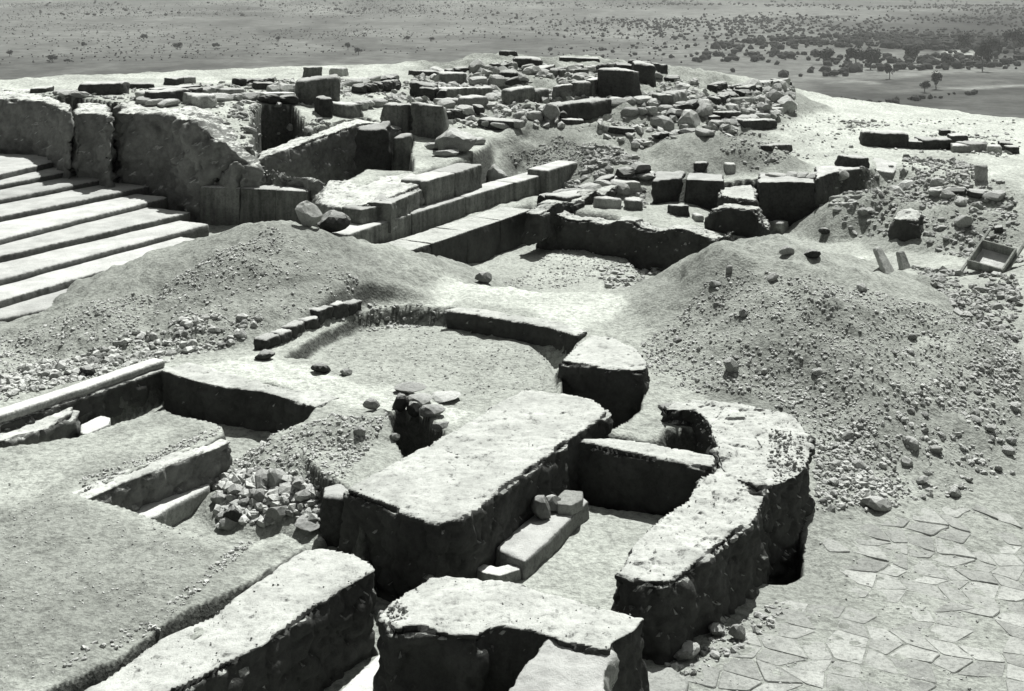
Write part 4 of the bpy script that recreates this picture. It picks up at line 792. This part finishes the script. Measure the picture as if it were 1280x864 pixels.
fragments(wp([(275, 605), (330, 592), (400, 618), (400, 655), (350, 652), (280, 660)]), 30, .05, .13, 'rubble', 'cobble in the rubble pit below the gravel heap', 'stones in the rubble pit')
fragments(wp([(500, 110), (560, 150), (640, 150), (860, 165), (990, 140), (990, 106), (900, 110), (800, 90), (640, 78), (540, 95)]), 70, .12, .34, 'rubble', 'tumbled stone among the walls of the upper ruins', 'stones of the upper ruins')
fragments(wp([(830, 158), (900, 125), (990, 106), (995, 145), (900, 165)]), 48, .12, .32, 'rubble', 'heaped boulder in the stone bank at the right of the ruins', 'boulders of the stone bank')
fragments(wp([(1030, 215), (1120, 205), (1250, 235), (1260, 290), (1160, 290), (1050, 265)]), 26, .06, .2, 'rubble', 'broken stone on the right rubble bank', 'stones on the right bank')
fragments(wp([(255, 160), (310, 200), (400, 240), (420, 228), (330, 195), (290, 150)]), 14, .06, .18, 'pale', 'pale stone crumbled along the top of the ragged wall', 'stones on the ragged wall')
fragments(wp([(690, 240), (800, 222), (812, 262), (700, 262)]), 4, .1, .25, 'rubble', 'fallen stone in the dark corner behind the cross wall', 'stones behind the cross wall')

# ------------------------------------------------------------------ plain below the hill
PZ = -75.0
def PW(x, y): return WXY(x, y, PZ)
pu = np.linspace(-.75, .75, 320); pv = np.geomspace(140, 30000, 420)
PU, PV = np.meshgrid(pu, pv); PX, PY = PU * PV, PV
q2 = np.stack([PX.ravel(), PY.ravel(), 0 * PX.ravel()], 1)
ptone = .125 + .03 * fbm(q2 * np.array([.004, .0012, 1]), 4, 41) + .02 * fbm(q2 * np.array([.02, .004, 1]), 3, 43)
ang = np.array([[.96, .28], [-.28, .96]]); r2 = q2[:, :2] @ ang.T
cell = np.stack([np.floor(r2[:, 0] / 120 + vnoise(q2 * .006, 3)), np.floor(r2[:, 1] / 210 + vnoise(q2 * .005, 5)), 0 * r2[:, 0]], 1).astype(np.int64)
ptone = ptone * (.72 + .56 * hsh(cell[:, 0], cell[:, 1], cell[:, 2], 9))
def pm(poly, soft): return sstep((sdist(q2[:, 0], q2[:, 1], [PW(*p) for p in poly]) + 25 * fbm(q2 * .012, 3, 61)) / soft)
m = pm([(720, 90), (880, 25), (1000, 15), (1500, 0), (1700, 60), (1700, 95), (1280, 88), (1000, 100), (840, 88)], 420); ptone = ptone * (1 - m) + (.016 + .010 * fbm(q2 * .01, 3, 63)) * m
m = pm([(850, -5), (1700, -20), (1700, 20), (1000, 18)], 300); ptone = ptone * (1 - m * .5) + .05 * m * .5
m = pm([(985, 100), (1280, 90), (1500, 90), (1600, 170), (900, 160)], 30); ptone = ptone * (1 - m) + (.075 + .02 * fbm(q2 * .02, 3, 65)) * m
m = pm([(1010, 108), (1060, 100), (1150, 108), (1270, 110), (1270, 118), (1150, 112), (1060, 105)], 12); ptone = ptone * (1 - m) + .2 * m
m = pm([(1165, 66), (1205, 64), (1200, 69), (1170, 70)], 12); ptone = ptone * (1 - m) + .4 * m
m = pm([(1000, 124), (1100, 116), (1280, 112), (1280, 118), (1180, 124), (1120, 134), (1090, 132)], 10); ptone = ptone * (1 - m) + .045 * m
pz = np.full(PX.shape, PZ) + (3 * fbm(q2 * .0015, 2, 45)).reshape(PX.shape) * np.clip((PV - 300) / 900, 0, 1)
pz = pz + np.clip(PV - 9000, 0, None) * .055 * (.6 + .4 * fbm(q2 * .0003, 3, 47).reshape(PX.shape))
mp_, mt_, mb_ = new_mat('plain')
ta = mt_.nodes.new('ShaderNodeAttribute'); ta.attribute_name = 'tone'; tcp = mt_.nodes.new('ShaderNodeTexCoord')
np1 = tex(mt_, tcp.outputs['Object'], 'n', .05, 8, .85); rp1 = ramp(mt_, np1.outputs[0], [(.36, .45), (.62, 1.35)]); np2 = tex(mt_, tcp.outputs['Object'], 'v', .06); rp2 = ramp(mt_, np2.outputs['Distance'], [(.1, .55), (.45, 1.1)])
cc = mix(mt_, 'MULTIPLY', 1.0, ta.outputs['Color'], rp1.outputs[0]); cc = mix(mt_, 'MULTIPLY', .6, cc, rp2.outputs[0]); mt_.links.new(cc, mb_.inputs['Base Color'])
pid = np.arange(PU.size).reshape(PU.shape)
pme = mesh_np('plain', np.stack([PX, PY, pz], -1).reshape(-1, 3), np.stack([pid[:-1, :-1], pid[:-1, 1:], pid[1:, 1:], pid[1:, :-1]], -1).reshape(-1, 4), mp_, True)
pa = pme.attributes.new('tone', 'FLOAT_COLOR', 'POINT'); ptone = np.clip(ptone, .02, .5)
pa.data.foreach_set('color', np.stack([ptone * .985, ptone, ptone * .975, np.ones_like(ptone)], 1).astype(np.float32).ravel())
tag(add('plain', pme), kind='structure')
def plain_z(x, y):
    k = max(0, min(419, int(round(np.interp(y, pv, np.arange(420)))))); j = max(0, min(319, int(round(np.interp(x / y, pu, np.arange(320)))))); return float(pz[k, j])
# trees of the plain
M['leaf'] = stone_mat('foliage', .04, .35, sc=.3, bst=.2); M['bark'] = stone_mat('bark', .08, .3)
def tree_mesh(seed):
    rng = random.Random(seed); v, f = [], []
    blobs = [(rng.uniform(-.32, .32), rng.uniform(-.32, .32), rng.uniform(.42, .85), rng.uniform(.16, .28)) for _ in range(9)]
    for bx, by, bz, br in blobs:
        for _ in range(70):
            d = Vector((rng.gauss(0, 1), rng.gauss(0, 1), rng.gauss(0, 1))).normalized() * br * rng.uniform(.6, 1.08); c = Vector((bx, by, bz)) + d
            a = Vector((rng.gauss(0, 1), rng.gauss(0, 1), rng.gauss(0, 1))).normalized() * .055; b = d.cross(a).normalized() * .055; n = len(v)
            v += [c + a, c + b, c - a, c - b]; f.append((n, n + 1, n + 2, n + 3))
    me = bpy.data.meshes.new('crown'); me.from_pydata([tuple(x) for x in v], [], f); me.update(); me.materials.append(M['leaf']); return me
def trunk_mesh():
    bm = bmesh.new(); 
    for (a, b, r0, r1) in [((0, 0, -.02), (.02, 0, .35), .045, .03), ((.02, 0, .33), (.2, .05, .62), .028, .012), ((.02, 0, .33), (-.18, -.06, .65), .028, .012), ((.02, 0, .34), (.0, .15, .7), .025, .012)]:
        a, b = Vector(a), Vector(b); d = (b - a).normalized(); s = d.orthogonal().normalized(); t = d.cross(s); r = [[bm.verts.new(p + (s * math.cos(k * 1.0472) + t * math.sin(k * 1.0472)) * rr) for k in range(6)] for p, rr in ((a, r0), (b, r1))]
        for k in range(6): bm.faces.new((r[0][k], r[0][(k + 1) % 6], r[1][(k + 1) % 6], r[1][k]))
    me = bpy.data.meshes.new('trunk'); bm.to_mesh(me); bm.free(); me.materials.append(M['bark']); return me
CR = [tree_mesh(i) for i in range(5)]; TK = trunk_mesh()
def tree(px, py, hpx, label, wide=1.0, name='tree', cat='tree'):
    x, y = PW(px, py); h = hpx * y / F; z = plain_z(x, y)
    r = tag(empty(name, (x, y, z - .1)), label, cat, 'trees on the plain'); r.scale = (h * wide, h * wide, h); r.rotation_euler.z = random.uniform(0, 6.3)
    add('crown', random.choice(CR), parent=r); add('trunk', TK, parent=r)
for (x, y, h, wd, lb) in [(1170, 113, 24, .7, 'slim dark tree standing alone on the field at the far right'), (1156, 117, 14, 1.2, 'round dark bush left of the slim tree on the far right field'), (1228, 90, 34, .6, 'tall slender tree rising at the far right'),
    (1240, 74, 28, .8, 'dark tree behind the tall slender one'), (1268, 66, 30, .8, 'dark tree at the right edge of the plain'), (1206, 66, 22, .9, 'tree by the white patch on the far plain'), (1088, 88, 26, .9, 'dark tree in the grove above the bright edge'), (1070, 84, 26, 1.0, 'broad tree at the left of the far grove'),
    (1112, 100, 18, .8, 'small tree at the near edge of the far grove'), (1030, 82, 20, 1.3, 'wide dark tree left of the far grove'), (1140, 80, 20, 1.0, 'tree in the middle of the dark far belt'), (1185, 84, 16, 1.0, 'low tree between the grove and the tall slender tree'),
    (66, 78, 11, 1.2, 'lone bush on the pale plain at far left'), (84, 79, 6, 1.2, 'tiny bush beside the lone one at far left'), (105, 60, 8, 1.0, 'small tree on the left plain'), (12, 70, 8, 1.0, 'small tree at the left edge of the plain'), (180, 50, 9, 1.0, 'small dark tree above the long block on the plain'), (222, 62, 9, 1.3, 'broad bush on the plain left of centre'), (270, 61, 8, 1.3, 'bush on the plain above the bright edge'),
    (435, 63, 10, .9, 'small tree on the plain above the tall slabs'), (448, 70, 9, 1.2, 'dark bush on the plain right of the tall slabs'), (348, 52, 7, 1.0, 'little tree on the pale middle plain'), (508, 52, 7, 1.0, 'little tree in the middle distance'), (540, 52, 6, 1.2, 'little bush in the middle distance')]:
    tree(x, y, h, lb, wd)
# olive groves and scrub far off: one mass of crowns
V, Fc = ico(); vs_, fs_ = [], []; off = 0
for poly, n, s0, s1 in [([(0, 80), (640, 66), (850, 85), (860, 0), (0, 0)], 12000, .35, .95), ([(560, 66), (850, 88), (1280, 88), (1280, 5), (560, 5)], 9000, .8, 2.2), ([(960, 98), (1060, 99), (1070, 92), (1000, 88), (960, 90)], 300, 1.5, 4), ([(850, 88), (960, 98), (1280, 84), (1280, 48), (1100, 45), (900, 55)], 1300, 1.5, 4), ([(1000, 124), (1100, 130), (1190, 118), (1280, 114), (1280, 117), (1180, 124), (1110, 134)], 160, .8, 2), ([(1100, 60), (1280, 55), (1280, 62), (1100, 66)], 160, 3, 6), ([(-300, 30), (1500, 30), (1500, -15), (-300, -15)], 2500, 1.0, 2.8)]:
    c = sample_in([PW(*p) for p in poly], n); keep = fbm(np.c_[c * .006, np.zeros(len(c))], 3, 95) > RNG.uniform(-.8, .8, len(c)); c = c[keep]
    if n in (9000, 1300): c = c[RNG.random(len(c)) < np.clip((640 + c[:, 0] / c[:, 1] * F - 560) / 480, .02, 1)]
    n = len(c); sz = RNG.uniform(s0, s1, n)
    zz = np.array([plain_z(x, y) for x, y in c]); vert = V[None] * (1 + RNG.uniform(-.4, .35, (n, len(V), 1))) * sz[:, None, None] * np.array([1.1, 1.1, .85]) + np.stack([c[:, 0], c[:, 1], zz + sz * .6], 1)[:, None]
    vs_.append(vert.reshape(-1, 3)); fs_.append((Fc[None] + (np.arange(n) * len(V))[:, None, None] + off).reshape(-1, 3)); off += n * len(V)
tag(add('far_groves', mesh_np('far_groves', np.concatenate(vs_), np.concatenate(fs_), M['leaf'])), 'olive groves and scrub dotted over the distant plain', 'grove', kind='stuff')

# ------------------------------------------------------------------ summer haze over the plain
hm = bpy.data.materials.new('haze'); hm.use_nodes = True; ht = hm.node_tree; ht.nodes.clear()
pvol = ht.nodes.new('ShaderNodeVolumePrincipled'); pvol.inputs['Color'].default_value = (.97, 1, .97, 1); pvol.inputs['Density'].default_value = .0001; pvol.inputs['Anisotropy'].default_value = .2
ho = ht.nodes.new('ShaderNodeOutputMaterial'); ht.links.new(pvol.outputs[0], ho.inputs['Volume'])
x0, x1, y0, y1, z0, z1 = -24000, 24000, -40, 30500, -90, 1500
hv = [(x, y, z) for x in (x0, x1) for y in (y0, y1) for z in (z0, z1)]
hme = bpy.data.meshes.new('haze'); hme.from_pydata(hv, [], [(0, 1, 3, 2), (4, 6, 7, 5), (0, 4, 5, 1), (2, 3, 7, 6), (0, 2, 6, 4), (1, 5, 7, 3)]); hme.update(); hme.materials.append(hm)
tag(add('haze', hme), 'pale summer haze lying over the plain', 'haze', kind='stuff')
